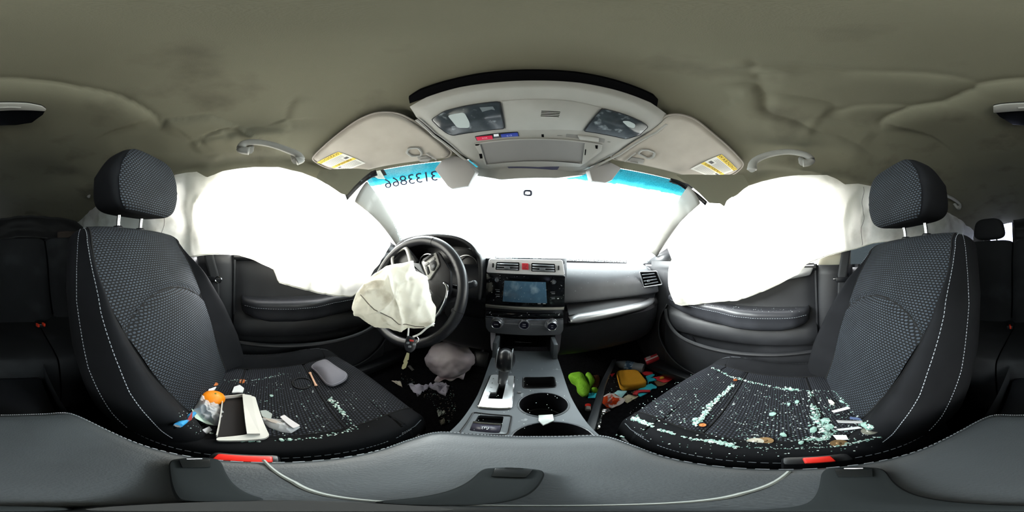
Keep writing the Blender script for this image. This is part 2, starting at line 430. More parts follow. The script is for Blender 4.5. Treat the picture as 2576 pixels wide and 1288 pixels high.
def build_headliner():
    NX, NY = 230, 340
    us = np.linspace(0, 1, NX + 1); vs = np.linspace(0, 1, NY + 1)
    U, W = np.meshgrid(us, vs)
    X = CX - .655 + 1.31 * U
    YH = .60 - .75 * (X - CX) ** 2
    Y = -1.58 + (YH + 1.58) * W
    Z = np.array([[roof(X[j, i], Y[j, i]) for i in range(NX + 1)] for j in range(NY + 1)])
    for line, amp, wd in CREASES:
        P = [PF(px, py, roof) for px, py in line]
        best = np.full(X.shape, 1e9); sgn = np.zeros(X.shape); tt = np.zeros(X.shape)
        for k in range(len(P) - 1):
            ax, ay, bx, by = P[k].x, P[k].y, P[k + 1].x, P[k + 1].y
            L2 = (bx - ax) ** 2 + (by - ay) ** 2 + 1e-9
            t = np.clip(((X - ax) * (bx - ax) + (Y - ay) * (by - ay)) / L2, 0, 1)
            fx, fy = ax + t * (bx - ax), ay + t * (by - ay)
            d = np.hypot(X - fx, Y - fy); m = d < best
            nx, ny = -(by - ay), (bx - ax)
            if nx * (ax + bx) + ny * (ay + by) < 0: nx, ny = -nx, -ny
            s = np.sign((X - fx) * nx + (Y - fy) * ny)
            best = np.where(m, d, best); sgn = np.where(m, s, sgn); tt = np.where(m, (k + t) / (len(P) - 1), tt)
        fade = np.clip(np.minimum(tt, 1 - tt) * (7 if amp < .012 else 11), 0, 1)
        q = best / wd
        Z -= np.where(sgn > 0, amp * q * np.exp(1 - q), -amp * .25 * np.exp(-(best / .012) ** 2)) * fade
    # slack cloth: broad soft waves, stronger towards the back and the sides
    for j in range(0, NY + 1):
        for i in range(0, NX + 1):
            x, y = X[j, i], Y[j, i]
            n = noise.noise(V((x * 3.2, y * 3.2, 4.0))) * .010 + noise.noise(V((x * 9, y * 9, 1.0))) * .0025
            e = max(0, (abs(x - CX) - .60) / .055)
            n += e * noise.noise(V((y * 14, 3.3 if x > 0 else 8.1, 0))) * .022
            k = 1 if y < .1 else max(0, 1 - (y - .1) / .25)
            Z[j, i] += n * (k * .9 + .1)
    mb = MB()
    mb.add([V((X[j, i], Y[j, i], Z[j, i])) for j in range(NY + 1) for i in range(NX + 1)],
           [(j * (NX + 1) + i, j * (NX + 1) + i + 1, (j + 1) * (NX + 1) + i + 1, (j + 1) * (NX + 1) + i) for j in range(NY) for i in range(NX)])
    return mb
ceil = struct('ceiling', build_headliner(), HEAD, smooth=180, label='sagging creased grey cloth roof lining with loose folds')
# painted steel over it
STEEL = mat('body_paint', '2a2d30', .4, metal=.3)
mb = MB(); mb.grid(lambda u, v: V((CX + (u - .5) * 1.36, lerp(-1.72, .60 - .75 * ((u - .5) * 1.3) ** 2, v), .56 - .07 * abs(2 * u - 1) ** 3 - (.13 * max(0, (v - .72) / .28) ** 1.4) - .08 * max(0, .25 - v) * 4)), 24, 24)
struct('roof_panel', mb, STEEL, parent=ceil, solid=.01)

mb = MB(); mb.box((0, -.4, -.735), (1.5, 2.7, .03)); 
mb.add([V((-.75, .70, -.72)), V((.75, .70, -.72)), V((.75, 1.03, -.38)), V((-.75, 1.03, -.38))], [(0, 1, 2, 3)])
floor = struct('floor', mb, CARP)
mb = MB()
mb.box((0, 1.06, -.26), (1.5, .03, .5))
struct('wall_front', mb, BLK2)

CREAM = mat('pillar_cream', 'b4b09f', .6, var=.05)
for s, nm in ((-1, 'left'), (1, 'right')):
    xo = CX + s * .765
    mb = MB()
    mb.box((xo, -.33, -.39), (.03, 2.75, .70))                      # lower body side
    mb.box((CX + s * .735, -.5, .42), (.05, 1.5, .12))              # roof rail
    wl = struct('wall_' + nm, mb, STEEL)
    mb = MB()                                                        # B pillar lower trim
    def bp(u, v, s=s):
        y = lerp(-.155, -.33, u); z = lerp(-.70, -.015, v)
        x = CX + s * (.705 - .035 * math.sin(PI * min(1, max(0, u))) ** .6 - .03 * max(0, .25 - v))
        return V((x, y - .05 * (1 - v) ** 3, z))
    mb.grid(bp, 14, 16)
    struct('pillar_lower_trim', mb, BLK, parent=wl, solid=.004)
    mb = MB()
    mb.grid(lambda u, v, s=s: V((CX + s * (.705 - .03 * math.sin(PI * u) ** .6 - .03 * v), lerp(-.165, -.32, u), lerp(-.02, .36, v))), 12, 8)
    struct('pillar_upper_trim', mb, CREAM, parent=wl, solid=.004)
    mb = MB(); mb.box((CX + s * .72, -1.06, .16), (.04, .16, .46)); mb.box((CX + s * .72, -1.52, .16), (.04, .2, .46))
    mb.box((CX + s * .715, -1.0, -.04), (.07, 1.3, .05))
    struct('pillar_trim', mb, BLK, parent=wl)
    mb = MB()                                                        # black rubber door seal
    mb.tube(crom([(CX + s * .700, -.150, -.01), (CX + s * .700, -.155, -.2), (CX + s * .69, -.16, -.45), (CX + s * .66, -.21, -.60)], 6), .008, 6)
    struct('door_seal', mb, BLK2, parent=wl)

# rear hatch with most of its glass covered
mb = MB()
ha, hb = PY(2490, 560, -1.66), PY(2548, 612, -1.66); hx0, hx1, hz0, hz1 = hb.x, ha.x, hb.z, ha.z
mb.box(((hx0 - .75) / 2, -1.66, .20), (hx0 + .75, .03, .60)); mb.box(((hx1 + .75) / 2, -1.66, .2), (.75 - hx1, .03, .6)); mb.box(((hx0 + hx1) / 2, -1.66, (hz0 - .15) / 2), (hx1 - hx0 + .02, .03, hz0 + .15))
mb.box(((hx0 + hx1) / 2, -1.66, (hz1 + .5) / 2), (hx1 - hx0 + .02, .03, .5 - hz1)); mb.box((0, -1.66, -.42), (1.5, .03, .62))
wr = struct('wall_rear', mb, BLK)
TINT = film('privacy_glass', '53585a', .9, .05)
mb = MB(); mb.box(((hx0 + hx1) / 2, -1.66, (hz0 + hz1) / 2), (hx1 - hx0, .004, hz1 - hz0))
struct('window_1', mb, film('hatch_glass', 'e8ecff', .95, .05), label='small uncovered piece of the rear hatch glass')
for s, nm in ((-1, 'window_2'), (1, 'window_3')):
    mb = MB(); mb.box((CX + s * .72, -.65, .17), (.004, .66, .40)); mb.box((CX + s * .72, -1.28, .17), (.004, .30, .40))
    struct(nm, mb, TINT, label='dark tinted rear side glass behind the curtain airbag')

# windshield
def wsp(u, v):
    x = CX + (u - .5) * 1.16; y0 = yh(x) + .012; z0 = zh(x) + .006
    xb = CX + (x - CX) * 1.22; y1 = 1.05 - .62 * (xb - CX) ** 2; z1 = -.02
    return V((lerp(x, xb, v), lerp(y0, y1, v), lerp(z0, z1, v) + .02 * math.sin(PI * v)))
def windshield_mat():
    m = bpy.data.materials.new('cracked_windshield'); m.use_nodes = True
    t = m.node_tree; t.nodes.clear(); L = t.links.new
    o = t.nodes.new('ShaderNodeOutputMaterial'); tr = t.nodes.new('ShaderNodeBsdfTransparent'); gl = t.nodes.new('ShaderNodeBsdfGlossy'); gl.inputs['Roughness'].default_value = .05
    di = t.nodes.new('ShaderNodeBsdfTranslucent'); di.inputs['Color'].default_value = lin('9fd8e0')
    uv = t.nodes.new('ShaderNodeUVMap'); sx = t.nodes.new('ShaderNodeSeparateXYZ'); L(uv.outputs[0], sx.inputs[0])
    tc = t.nodes.new('ShaderNodeTexCoord')
    n = t.nodes.new('ShaderNodeTexNoise'); n.inputs['Scale'].default_value = 30; n.inputs['Detail'].default_value = 5; L(tc.outputs['Object'], n.inputs['Vector'])
    ad = t.nodes.new('ShaderNodeMath'); ad.operation = 'MULTIPLY_ADD'; ad.inputs[1].default_value = .05; L(n.outputs['Fac'], ad.inputs[0]); L(sx.outputs['Y'], ad.inputs[2])
    cr = t.nodes.new('ShaderNodeValToRGB'); L(ad.outputs[0], cr.inputs[0])
    e = cr.color_ramp.elements; e[0].position = .06; e[0].color = (.004, .035, .045, 1); e[1].position = .205; e[1].color = (.95, 1, 1, 1)
    k = e.new(.115); k.color = (.004, .052, .066, 1); k = e.new(.16); k.color = (.02, .15, .18, 1)
    L(cr.outputs[0], tr.inputs[0])
    vo = t.nodes.new('ShaderNodeTexVoronoi'); vo.feature = 'DISTANCE_TO_EDGE'; vo.inputs['Scale'].default_value = 120; L(tc.outputs['Object'], vo.inputs['Vector'])
    mr = t.nodes.new('ShaderNodeMapRange'); mr.inputs['From Min'].default_value = .02; mr.inputs['From Max'].default_value = .10; mr.inputs['To Min'].default_value = .9; mr.inputs['To Max'].default_value = 0; L(vo.outputs[0], mr.inputs['Value'])
    mx = t.nodes.new('ShaderNodeMixShader'); L(mr.outputs['Result'], mx.inputs[0]); L(tr.outputs[0], mx.inputs[1]); L(di.outputs[0], mx.inputs[2])
    di2 = t.nodes.new('ShaderNodeMix'); di2.data_type = 'RGBA'; di2.blend_type = 'MULTIPLY'; di2.inputs['Factor'].default_value = 1; di2.inputs['A'].default_value = (.5, .6, .6, 1); L(cr.outputs[0], di2.inputs['B']); L(di2.outputs['Result'], di.inputs['Color'])
    m2 = t.nodes.new('ShaderNodeMixShader'); m2.inputs[0].default_value = .04; L(mx.outputs[0], m2.inputs[1]); L(gl.outputs[0], m2.inputs[2])
    L(m2.outputs[0], o.inputs[0]); return m
mb = MB(); mb.grid(wsp, 40, 24, uvf=lambda u, v: (u, v))
ws = struct('window_4', mb, windshield_mat(), label='cracked windshield with a blue green shade band along its top', smooth=180)
# black ceramic border of the glass
mb = MB()
def frit(u0, u1, v0, v1, nu, nv, lift=.004):
    mb.grid(lambda a, b: wsp(lerp(u0, u1, a), lerp(v0, v1, b)) + V((0, -lift, -lift * .6)), nu, nv)
frit(0, .06, -.01, .055, 12, 2); frit(.94, 1, -.01, .035, 12, 2); frit(.19, .81, -.02, -.010, 30, 2)

struct('black_border', mb, mat('glass_frit', '0c0f16', .3, col2='4a5860', cscale=60, cmin=.62, cmax=.72), parent=ws, label='black border of the windshield with cracked bits of glass')
for pts_, w_, nm_ in (([(868, 490), (885, 472), (905, 452), (925, 436), (945, 427)], .024, 'driver'), ([(1688, 448), (1712, 456), (1735, 472), (1757, 488), (1780, 508)], .016, 'passenger')):
    mb = MB(); q_ = crom([ray(*p) * (.705 + .02 * (1 - abs(i - 2) / 2)) for i, p in enumerate(pts_)], 5)
    mb.grid(lambda u, v: q_[int(round(u * (len(q_) - 1)))] + V((0, .010 * v, -w_ * v)), len(q_) - 1, 2)
    part('corner_border', mb, mat('glass_frit', '0c0f16'), ws, solid=.003, label='cracked black glass edge beside the %s pillar' % nm_)
# numbers written on the outside of the glass, so they read backwards from inside
MARK = mat('marker_ink', '1e2a45', .6)
def on_ws(px, py, lift=.006):
    best = None; d = ray(px, py)
    lo = None
    for i in range(60):
        for j in range(40):
            p = wsp(i / 59, j / 120); q = p.normalized(); e = (q - d).length
            if lo is None or e < lo[0]: lo = (e, p, i / 59, j / 120)
    return lo[1] + V((0, -lift, -lift * .5)), lo[2], lo[3]
p0, u0_, v0_ = on_ws(1090, 428); p1, u1_, v1_ = on_ws(975, 446)
digits = '3133866'
for k, ch in enumerate(digits):
    a = lerp(u0_, u1_, k / (len(digits) - 1)); b = lerp(v0_, v1_, k / (len(digits) - 1)) + .046
    c = wsp(a, b) + V((0, -.005, -.004)); rt = wsp(a + .01, b) - wsp(a - .01, b); dn = wsp(a, b + .02) - wsp(a, b - .02)
    rt = rt.normalized(); upv = -dn.normalized(); c = c - upv * .006
    o = text('marker_digit', ch, c, rt, upv + rt * -.35, .050, MARK, ws, mirror=True)
mb = MB()
q = [on_ws(*p)[0] for p in ((935, 431), (955, 427), (977, 449), (950, 452))]
mb.prism(q, V((0, .0008, .0006)))
stk = part('service_sticker', mb, mat('sticker_paper', 'c9cfc6', .8), ws, label='small pale service sticker')
mb = MB()
for k in range(4):
    a = q[0].lerp(q[3], .25 + k * .18); b = q[1].lerp(q[2], .25 + k * .18)
    mb.tube([a.lerp(b, .15) + V((0, -.001, -.001)), a.lerp(b, .8) + V((0, -.001, -.001))], .0006, 4)
part('printed_line', mb, mat('faint_ink', '8d948f', .8), stk)
# stub of the glued mirror mount
mb = MB()
c, uu, vv = on_ws(1330, 484)
def along_ws(a, b): return (wsp(uu + a, min(.98, vv + b)) + V((0, -.006, -.004)))
rr = round_poly([along_ws(-.0135, .028), along_ws(-.012, -.016), along_ws(.012, -.016), along_ws(.0135, .028)], .01, 5)
mount = thing('mirror_mount', 'grey stub of the missing rear-view mirror glued to the windshield', 'mirror mount', c)
mb.tube(rr, .0058, 6, closed=True, flat=.5); part('rim', mb, mat('mount_grey', '2c2d36', .6, spec=.1), mount)
mb = MB(); mb.prism(round_poly([along_ws(-.012, .026), along_ws(-.011, .014), along_ws(.001, .02), along_ws(.012, .012), along_ws(.012, .026)], .003, 3), V((0, .002, .001)))
part('glue_pad', mb, mat('mount_grey2', '3d414c', .6, spec=.1), mount)

# windshield pillars with their light trims
for s, nm in ((-1, 'trim_1'), (1, 'trim_2')):
    mb = MB()
    cp_ = [(908, 482, .69), (948, 524, .78), (980, 568, .88), (1008, 614, .98)] if s < 0 else [(1746, 490, .69), (1712, 530, .77), (1686, 570, .86), (1644, 640, .98)]
    pc_ = crom([ray(x_, y_) * d_ for x_, y_, d_ in cp_], 6)
    def ap(u, v, s=s, pc_=pc_):
        i = int(round(v * (len(pc_) - 1))); c = pc_[i]; t_ = (pc_[min(len(pc_) - 1, i + 1)] - pc_[max(0, i - 1)]).normalized()
        n = V((-s * .75, -.6, .1)).normalized(); e = t_.cross(n).normalized(); wd = table(v, [0, .25, .5, .75, 1], [.052, .046, .036, .030, .026]) * (1.0 if s < 0 else .9)
        a = (u - .5) * PI
        return c + e * math.sin(a) * wd + n * math.cos(a) * .016
    mb.grid(ap, 12, 20)
    struct(nm, mb, PIL, smooth=180, solid=.003, label=('light grey cloth trim of the windshield pillar on the driver side', 'light grey cloth trim of the windshield pillar on the passenger side')[s > 0])

for pts_, lab_ in (([(795, 448), (830, 468), (858, 487), (872, 491), (890, 470), (915, 446), (938, 428), (900, 424), (850, 425), (805, 428)], 'driver'),
                   ([(1700, 440), (1722, 456), (1757, 484), (1784, 511), (1812, 512), (1822, 520), (1828, 505), (1850, 490), (1885, 466), (1870, 440), (1790, 440)], 'passenger')):
    c_ = ray(*pts_[2]) * .665; n_ = V((-c_.x, -c_.y * .6, -c_.z * 1.2)).normalized()
    mb = MB(); mb.prism(round_poly([PL(x_, y_, c_, n_) for x_, y_ in pts_], .006, 3), -n_ * .008 if n_.dot(c_) < 0 else n_ * .008)
    part('corner_lining', mb, HEAD, ceil, label='roof lining corner above the %s side pillar' % lab_)
# ------------------------------------------------------------ front doors
LEATH = mat('armrest_skin', '26272b', .42, var=.1, vscale=20, bump=.3, bscale=900, bdist=.0004)
DOORM = mat('door_panel_skin', '1d1e21', .55, var=.12, vscale=14, bump=.3, bscale=800, bdist=.0004, col2='2a2b2e', cscale=5, cmin=.5, cmax=.7)
def front_door(s, name, side):
    X = lambda x: CX + s * x
    mb = MB()
    prof = [(.715, -.005), (.700, -.035), (.705, -.06), (.703, -.12), (.700, -.20), (.690, -.27), (.665, -.30), (.655, -.345), (.668, -.385), (.690, -.40), (.700, -.50), (.70, -.66)]
    pr = crom([V((a, 0, b)) for a, b in prof], 4)
    def f(u, v):
        p = pr[min(len(pr) - 1, int(round(v * (len(pr) - 1))))]
        y = lerp(-.150, .70, u); x = p.x
        k = max(0, (y - .42) / .28)
        x = x + k * (.703 - x) * 1.0 - .03 * k
        z = p.z + (.0 if p.z < -.03 else 0)
        rr_ = max(0, (-.10 - y) / .05); x += .012 * rr_ ** 2
        return V((X(x), y - .12 * max(0, (-z - .42)) * (1 - u), z))
    mb.grid(f, 40, len(pr) - 1)
    d = struct(name, mb, DOORM, label=side + ' front door panel of black plastic', smooth=60)
    # window sill trim
    mb = MB(); mb.tube([(X(.70), -.15, -.028), (X(.695), .2, -.036), (X(.69), .55, -.04)], .014, 8); part('window_seal', mb, BLK2, d)
    # padded armrest
    def arm(u, v):
        y = lerp(-.118, .56, u)
        t = (y + .118) / .678
        inn = table(y, [-.118, -.10, -.05, .1, .18, .26, .45, .56], [.675, .64, .612, .600, .605, .630, .640, .668])
        outx = .70
        zt = -.198 + .012 * max(0, (y - .2) / .36); zb = table(y, [-.118, 0, .3, .56], [-.262, -.287, -.285, -.25])
        P = [(outx, zt - .004), (inn + .03, zt + .002), (inn + .006, zt - .006), (inn, zt - .022), (inn + .004, (zt + zb) / 2), (inn + .016, zb), (outx, zb)]
        P = crom([V((a, 0, b)) for a, b in P], 4); p = P[min(len(P) - 1, int(round(v * (len(P) - 1))))]
        return V((X(p.x), y, p.z))
    mb = MB(); mb.grid(arm, 40, 24); a = part('armrest', mb, LEATH, d, smooth=60)
    mb = MB()
    for k in range(70):
        u = .03 + k * .0135
        if u > .97: break
        p = arm(u, .56); q_ = arm(u + .008, .56); mb.tube([p + V((-s * .001, 0, 0)), q_ + V((-s * .001, 0, 0))], .0007, 4)
    part('stitching', mb, STI, a, kind='stuff')
    # pull cup with window switches
    mb = MB(); c = V((X(.662), .42, -.186)); mb.box(c, (.05, .16, .012), bev=.005); sw = part('switch_panel', mb, BLK2, d)
    for k in range(3 if s < 0 else 1):
        mb = MB(); mb.box(c + V((0, -.045 + .04 * k, .008)), (.018, .024, .008), bev=.002); part('window_switch', mb, GLOS, sw)
    mb = MB(); mb.box(c + V((0, .062, .009)), (.016, .012, .004), bev=.001); part('chrome_chip', mb, CHR, sw)
    # lower pocket lip
    mb = MB()
    lip = crom([(X(.640), -.14, -.405), (X(.628), .05, -.412), (X(.630), .28, -.418), (X(.64), .45, -.40), (X(.65), .54, -.34), (X(.66), .57, -.27)], 8)
    mb.tube(lip, .010, 8); part('pocket_rim', mb, BLK, d)
    mb = MB()
    def pk(u, v):
        p = lip[int(round(u * (len(lip) - 1)))]; return V((lerp(p.x, X(.69), v ** 2 * .3), p.y, lerp(p.z, -.66, v)))
    mb.grid(pk, len(lip) - 1, 6); part('map_pocket', mb, DOORM, d)
    mb = MB()
    pd = PX(1762, 870, X(.652)) if s > 0 else PX(877, 858, X(.652))
    mb.box(pd, (.004, .006, .024), bev=.001); part('paper_slip', mb, WHT, d, label='small white slip stuck in the door pocket')
    # inner handle
    mb = MB()
    hx = .695
    if s > 0: hp = [PX(x_, y_, X(hx)) for x_, y_ in ((1980, 703), (1998, 700), (2037, 692), (2046, 673), (2015, 673), (1982, 690))]
    else:
        hp = [V((X(hx), .27, -.085)), V((X(hx), .27, -.065)), V((X(hx), .15, -.050)), V((X(hx), .15, -.075)), V((X(hx), .19, -.09))]
    mb.prism(round_poly(hp, .008), V((-s * .01, 0, 0)), bev=.003); part('door_handle', mb, SILV, d, label='silver inner door handle')
    # speaker grille low at the front
    mb = MB(); mb.disc((X(.69), .47, -.46), (-s, 0, 0), .075, .008, 28, r2=.070); part('speaker_grille', mb, BLK2, d)
    return d
front_door(-1, 'door_1', 'driver side')
front_door(1, 'door_2', 'passenger side')
# front sail corner and kick panels
for s in (-1, 1):
    mb = MB()
    mb.add([V((CX + s * .70, .55, -.03)), V((CX + s * .69, .80, -.03)), V((CX + s * .70, .60, .07))], [(0, 1, 2)])
    sail = struct('trim_' + ('3' if s < 0 else '4'), mb, BLK2, label='small black corner trim ahead of the ' + ('driver' if s < 0 else 'passenger') + ' door window', solid=.006)
    mb = MB()
    P = crom([(CX + s * .66, .56, -.24), (CX + s * .63, .585, -.33), (CX + s * .62, .56, -.46), (CX + s * .63, .42, -.60), (CX + s * .64, .1, -.66)], 6)
    mb.grid(lambda u, v, P=P, s=s: P[int(round(u * (len(P) - 1)))] + V((s * .08 * v, .05 * v, -.05 * v)), len(P) - 1, 3)
    mb.box((CX + s * .70, .80, -.40), (.03, .5, .66))
    struct('kick_trim', mb, BLK, parent=sail, solid=.004)
    mb = MB(); mb.box((CX + s * .66, .2, -.665), (.12, 1.0, .05), bev=.012); struct('sill_trim', mb, BLK2, parent=sail)
# ============================================================ curtain airbags
BAG = translucent('airbag_nylon', 'ecebe2', .62, col2='bfbcae', cscale=6, cmin=.52, cmax=.72, bump=.35, bscale=14)
def curtain(cols, s, lab):
    px = [c[0] for c in cols]; t_ = [c[1] for c in cols]; b_ = [c[2] for c in cols]
    xs0 = CX + s * .612
    NU, NV = 150, 44
    def f(u, v):
        p = lerp(px[0], px[-1], u); a = np.interp(p, px, t_); b = np.interp(p, px, b_)
        top = PX(p, a, xs0); bot = PX(p, b, xs0)
        q = top.lerp(bot, v)
        q.z += .0
        h = math.sin(PI * v) ** .6
        yv = q.y
        cell = .5 + .5 * math.cos(yv * 2 * PI / .24)
        bul = (.028 * h * (.35 + .65 * cell)) * (1 if yv > -.2 else .8)
        wr = noise.noise(V((yv * 7, q.z * 9, s * 3.0))) * .018 + noise.noise(V((yv * 22, q.z * 12 + yv * 9, s * 7.0))) * .006
        rd = abs(noise.noise(V((yv * 10, q.z * 6, 4.2 * s)))); wr -= .010 * max(0, 1 - rd * 6)
        k = min(1, v * 3 + .15)
        q.x -= s * (bul + wr * k)
        if v > .97: q.x += s * .004
        return q
    mb = MB(); mb.grid(f, NU, NV)
    o = thing('curtain_airbag', lab, 'airbag', f(.5, 0))
    m_ = part('bag', mb, BAG, o, smooth=180)
    # sewn seams
    mb = MB()
    for uu in ((.30,) if s < 0 else (.63,)):
        path = [f(uu + .004 * math.sin(j * .35), j / 40) + V((-s * .0015, 0, 0)) for j in range(2, 40)]
        mb.tube(path, .0010, 5)
    part('seam', mb, mat('seam_grey', '5f5e56', .9), m_)
    mb = MB(); mb.tube([f(i / 150, .992) for i in range(151)], .0016, 5); part('hem', mb, mat('hem_thread', 'b9b7a8', .9), m_)
    return o
curtain([(175, 548, 600), (205, 538, 640), (230, 520, 645), (300, 490, 650), (380, 470, 650), (440, 440, 650), (470, 434, 648), (495, 432, 645), (520, 446, 641), (560, 430, 640), (600, 424, 642), (640, 420, 655), (688, 420, 678), (700, 420, 712), (760, 434, 728), (800, 450, 738), (850, 480, 746), (888, 505, 749), (905, 528, 735), (930, 560, 700), (955, 590, 665), (975, 605, 625)],
        -1, 'white curtain airbag hanging over the driver side windows')
curtain([(1690, 655, 735), (1700, 635, 764), (1715, 612, 769), (1740, 580, 768), (1780, 535, 764), (1820, 508, 760), (1855, 490, 757), (1880, 468, 748), (1920, 455, 733), (1960, 446, 716), (1990, 442, 700), (2010, 440, 690), (2030, 440, 664), (2080, 440, 645), (2105, 450, 638), (2125, 464, 633), (2160, 462, 625), (2200, 470, 612), (2300, 505, 600), (2400, 540, 600), (2450, 560, 605)],
        1, 'white curtain airbag hanging over the passenger side windows')
# ============================================================ dashboard
z5 = lambda x, y: (1180 + x / 4.6, 620 + y / 4.6)
YS = .555                                                  # distance of the centre stack's face
dash = thing('dashboard', 'black dashboard with silver trim running across under the windshield', 'dashboard', (CX, .75, -.72))
def lx(x): return CX + x
# padded upper body, passenger side
PROF = [(1.03, -.04), (.85, -.030), (.76, -.026), (.69, -.040), (.640, -.066), (.612, -.100), (.598, -.138), (.590, -.170), (.600, -.176), (.612, -.190), (.618, -.215)]
PC = crom([V((0, y, z)) for y, z in PROF], 4)
def dash_face(x0, x1, flip=1):
    def f(u, v):
        x = lerp(x0, x1, u); p = PC[min(len(PC) - 1, int(round(v * (len(PC) - 1))))]
        y = p.y - .012 * max(0, min(1, (.34 - abs(x - CX)) / .2)); z = p.z
        e = max(0, (abs(x - CX) - .60) / .10)
        y += .10 * e ** 2
        k = max(0, (.24 - abs(x - CX)) / .10)
        if v > .55: z -= .0 * k
        if z > -.05: y = max(y, .0)
        if y > .9: y = min(y, 1.05 - .55 * (x - CX) ** 2)
        return V((x, y, z))
    return f
mb = MB(); mb.grid(dash_face(CX + .125, CX + .70), 30, len(PC) - 1); part('upper_pad', mb, DASH, dash, smooth=60)
mb = MB(); mb.grid(dash_face(CX - .70, CX - .125), 30, len(PC) - 1); part('upper_pad', mb, DASH, dash, smooth=60)
mb = MB(); mb.grid(lambda u, v: V((lerp(CX - .13, CX + .13, u), lerp(.57, 1.03, v), -.018 - .02 * v)), 6, 8); part('centre_top', mb, DASH, dash, solid=.01)
# silver strip under the pad on the passenger side
strip = [PY(*p, .575) for p in ((1440, 806), (1437, 795), (1446, 786), (1462, 779))]
mb = MB()
SP = crom([(lx(.150), .560, -.232), (lx(.25), .563, -.226), (lx(.40), .572, -.222), (lx(.52), .590, -.224), (lx(.62), .640, -.222), (lx(.66), .70, -.222)], 8)
def sil(u, v):
    p = SP[int(round(u * (len(SP) - 1)))]; a = v * PI * 1.05 - .15
    h = .018 * (1 if u > .06 else .5 + 8 * u)
    return p + V((0, -.026 * math.sin(a) * (1.0), h * math.cos(a)))
mb.grid(sil, len(SP) - 1, 12); part('silver_trim', mb, SILV, dash, smooth=180, solid=.002, label='satin silver trim strip in front of the passenger')
mb = MB()
def sil2(u, v):
    p = SP[int(round(u * (len(SP) - 1)))]; return p + V((0, -.024 + .03 * v, -.012 - .022 * v))
mb.grid(sil2, len(SP) - 1, 5); part('trim_underside', mb, BLK2, dash, smooth=180)
mb = MB()
def sil3(u, v):
    p = SP[int(round(u * (len(SP) - 1)))]; return p + V((0, -.002 + .04 * v, .018 + .030 * v))
mb.grid(sil3, len(SP) - 1, 5); part('trim_recess', mb, BLK, dash, smooth=180)
# glovebox and knee panels
mb = MB()
GP = crom([V((0, .575, -.255)), V((0, .578, -.30)), V((0, .592, -.37)), V((0, .62, -.43)), V((0, .70, -.465)), V((0, .98, -.47))], 4)
def gb(x0, x1):
    def f(u, v):
        p = GP[min(len(GP) - 1, int(round(v * (len(GP) - 1))))]; x = lerp(x0, x1, u); e = max(0, (abs(x - CX) - .5) / .2)
        return V((x, p.y + .09 * e ** 2, p.z))
    return f
mb.grid(gb(CX + .13, CX + .70), 20, len(GP) - 1); gbx = part('glovebox_door', mb, BLK, dash, smooth=50)
mb = MB(); mb.tube([(lx(.16), .583, -.315), (lx(.3), .582, -.318), (lx(.5), .584, -.318), (lx(.62), .60, -.316)], .0012, 5); part('glovebox_gap', mb, SEAM, gbx)
mb = MB(); mb.grid(lambda u, v: gb(CX - .70, CX - .13)(u, v) + V((0, .02, 0)), 20, len(GP) - 1); part('knee_panel', mb, BLK, dash, smooth=50)
mb = MB(); mb.grid(lambda u, v: V((lerp(CX - .70, CX - .13, u), lerp(.60, .60, v) + .02 * v, lerp(-.175, -.28, v))), 12, 5); part('lower_driver_panel', mb, BLK, dash)
# dark seam line between the pad and the lower dash
mb = MB(); mb.tube([dash_face(CX + .125, CX + .70)(i / 30, 28 / (len(PC) - 1)) + V((0, -.0015, 0)) for i in range(31)], .0014, 5)
part('seam', mb, SEAM, dash)

# ---- centre stack
def q5(*pts, y=YS): return [PY(*z5(*p), y) for p in pts]
def plate(name, pts, y, th, m, parent, r=.004, bev=.0015, label=None):
    P = [PY(*z5(*p), y) for p in pts]
    if r: P = round_poly(P, r)
    mb = MB(); mb.prism(P, V((0, -th, 0)), bev=bev); return part(name, mb, m, parent, label=label)
def dn(p): return V((0, 0, 0))
mb = MB()
def stack(u, v):
    a = PY(*z5(lerp(130, 1180, u), lerp(140, 1075, v)), YS)
    e = abs(2 * u - 1); return a + V((0, .012 + .05 * e ** 6 + .03 * max(0, v - .88) / .12 + (.10 * (max(0, v - .93) / .07) ** 2), 0))
mb.grid(stack, 24, 24)
core = part('centre_stack', mb, mat('stack_plastic', '303338', .42, var=.08, vscale=18, bump=.15, bscale=700, bdist=.0003), dash, smooth=60, label='centre stack housing')
bez = plate('vent_bezel', [(240, 142), (1075, 155), (1104, 330), (205, 300)], YS + .002, .012, mat('light_silver', 'dcdde0', .4, metal=.1), core, r=.008, bev=.003, label='silver bezel round the two centre vents')
radio = plate('radio_panel', [(205, 305), (1105, 337), (1098, 690), (195, 655)], YS, .009, GLOS, core, r=.003, label='dusty gloss black radio panel')
plate('silver_line', [(195, 662), (1095, 692), (1092, 728), (197, 696)], YS, .010, mat('warm_silver', '8f8f88', .35, metal=.5), core, r=.001, bev=.002)
htr = plate('heater_switch_panel', [(197, 735), (1090, 765), (1085, 826), (200, 798)], YS, .006, GLOS, core, r=.002)
clim = plate('climate_panel', [(193, 800), (1086, 830), (1085, 960), (1050, 1012), (240, 985), (200, 930)], YS, .009, mat('climate_grey', '63666c', .4, metal=.35), core, r=.008, bev=.002, label='grey climate control panel')
plate('bright_edge', [(193, 800), (1086, 830), (1086, 848), (193, 820)], YS - .008, .003, CHR, clim, r=.001, bev=.001)
for pts, slx in (([(320, 178), (582, 185), (578, 280), (305, 268)], (440, 245)), ([(722, 190), (992, 202), (1000, 298), (720, 288)], (848, 262))):
    v = plate('air_vent', pts, YS - .009, .0035, DARK, bez, r=.003)
    base = v
    a, b, c, d = pts
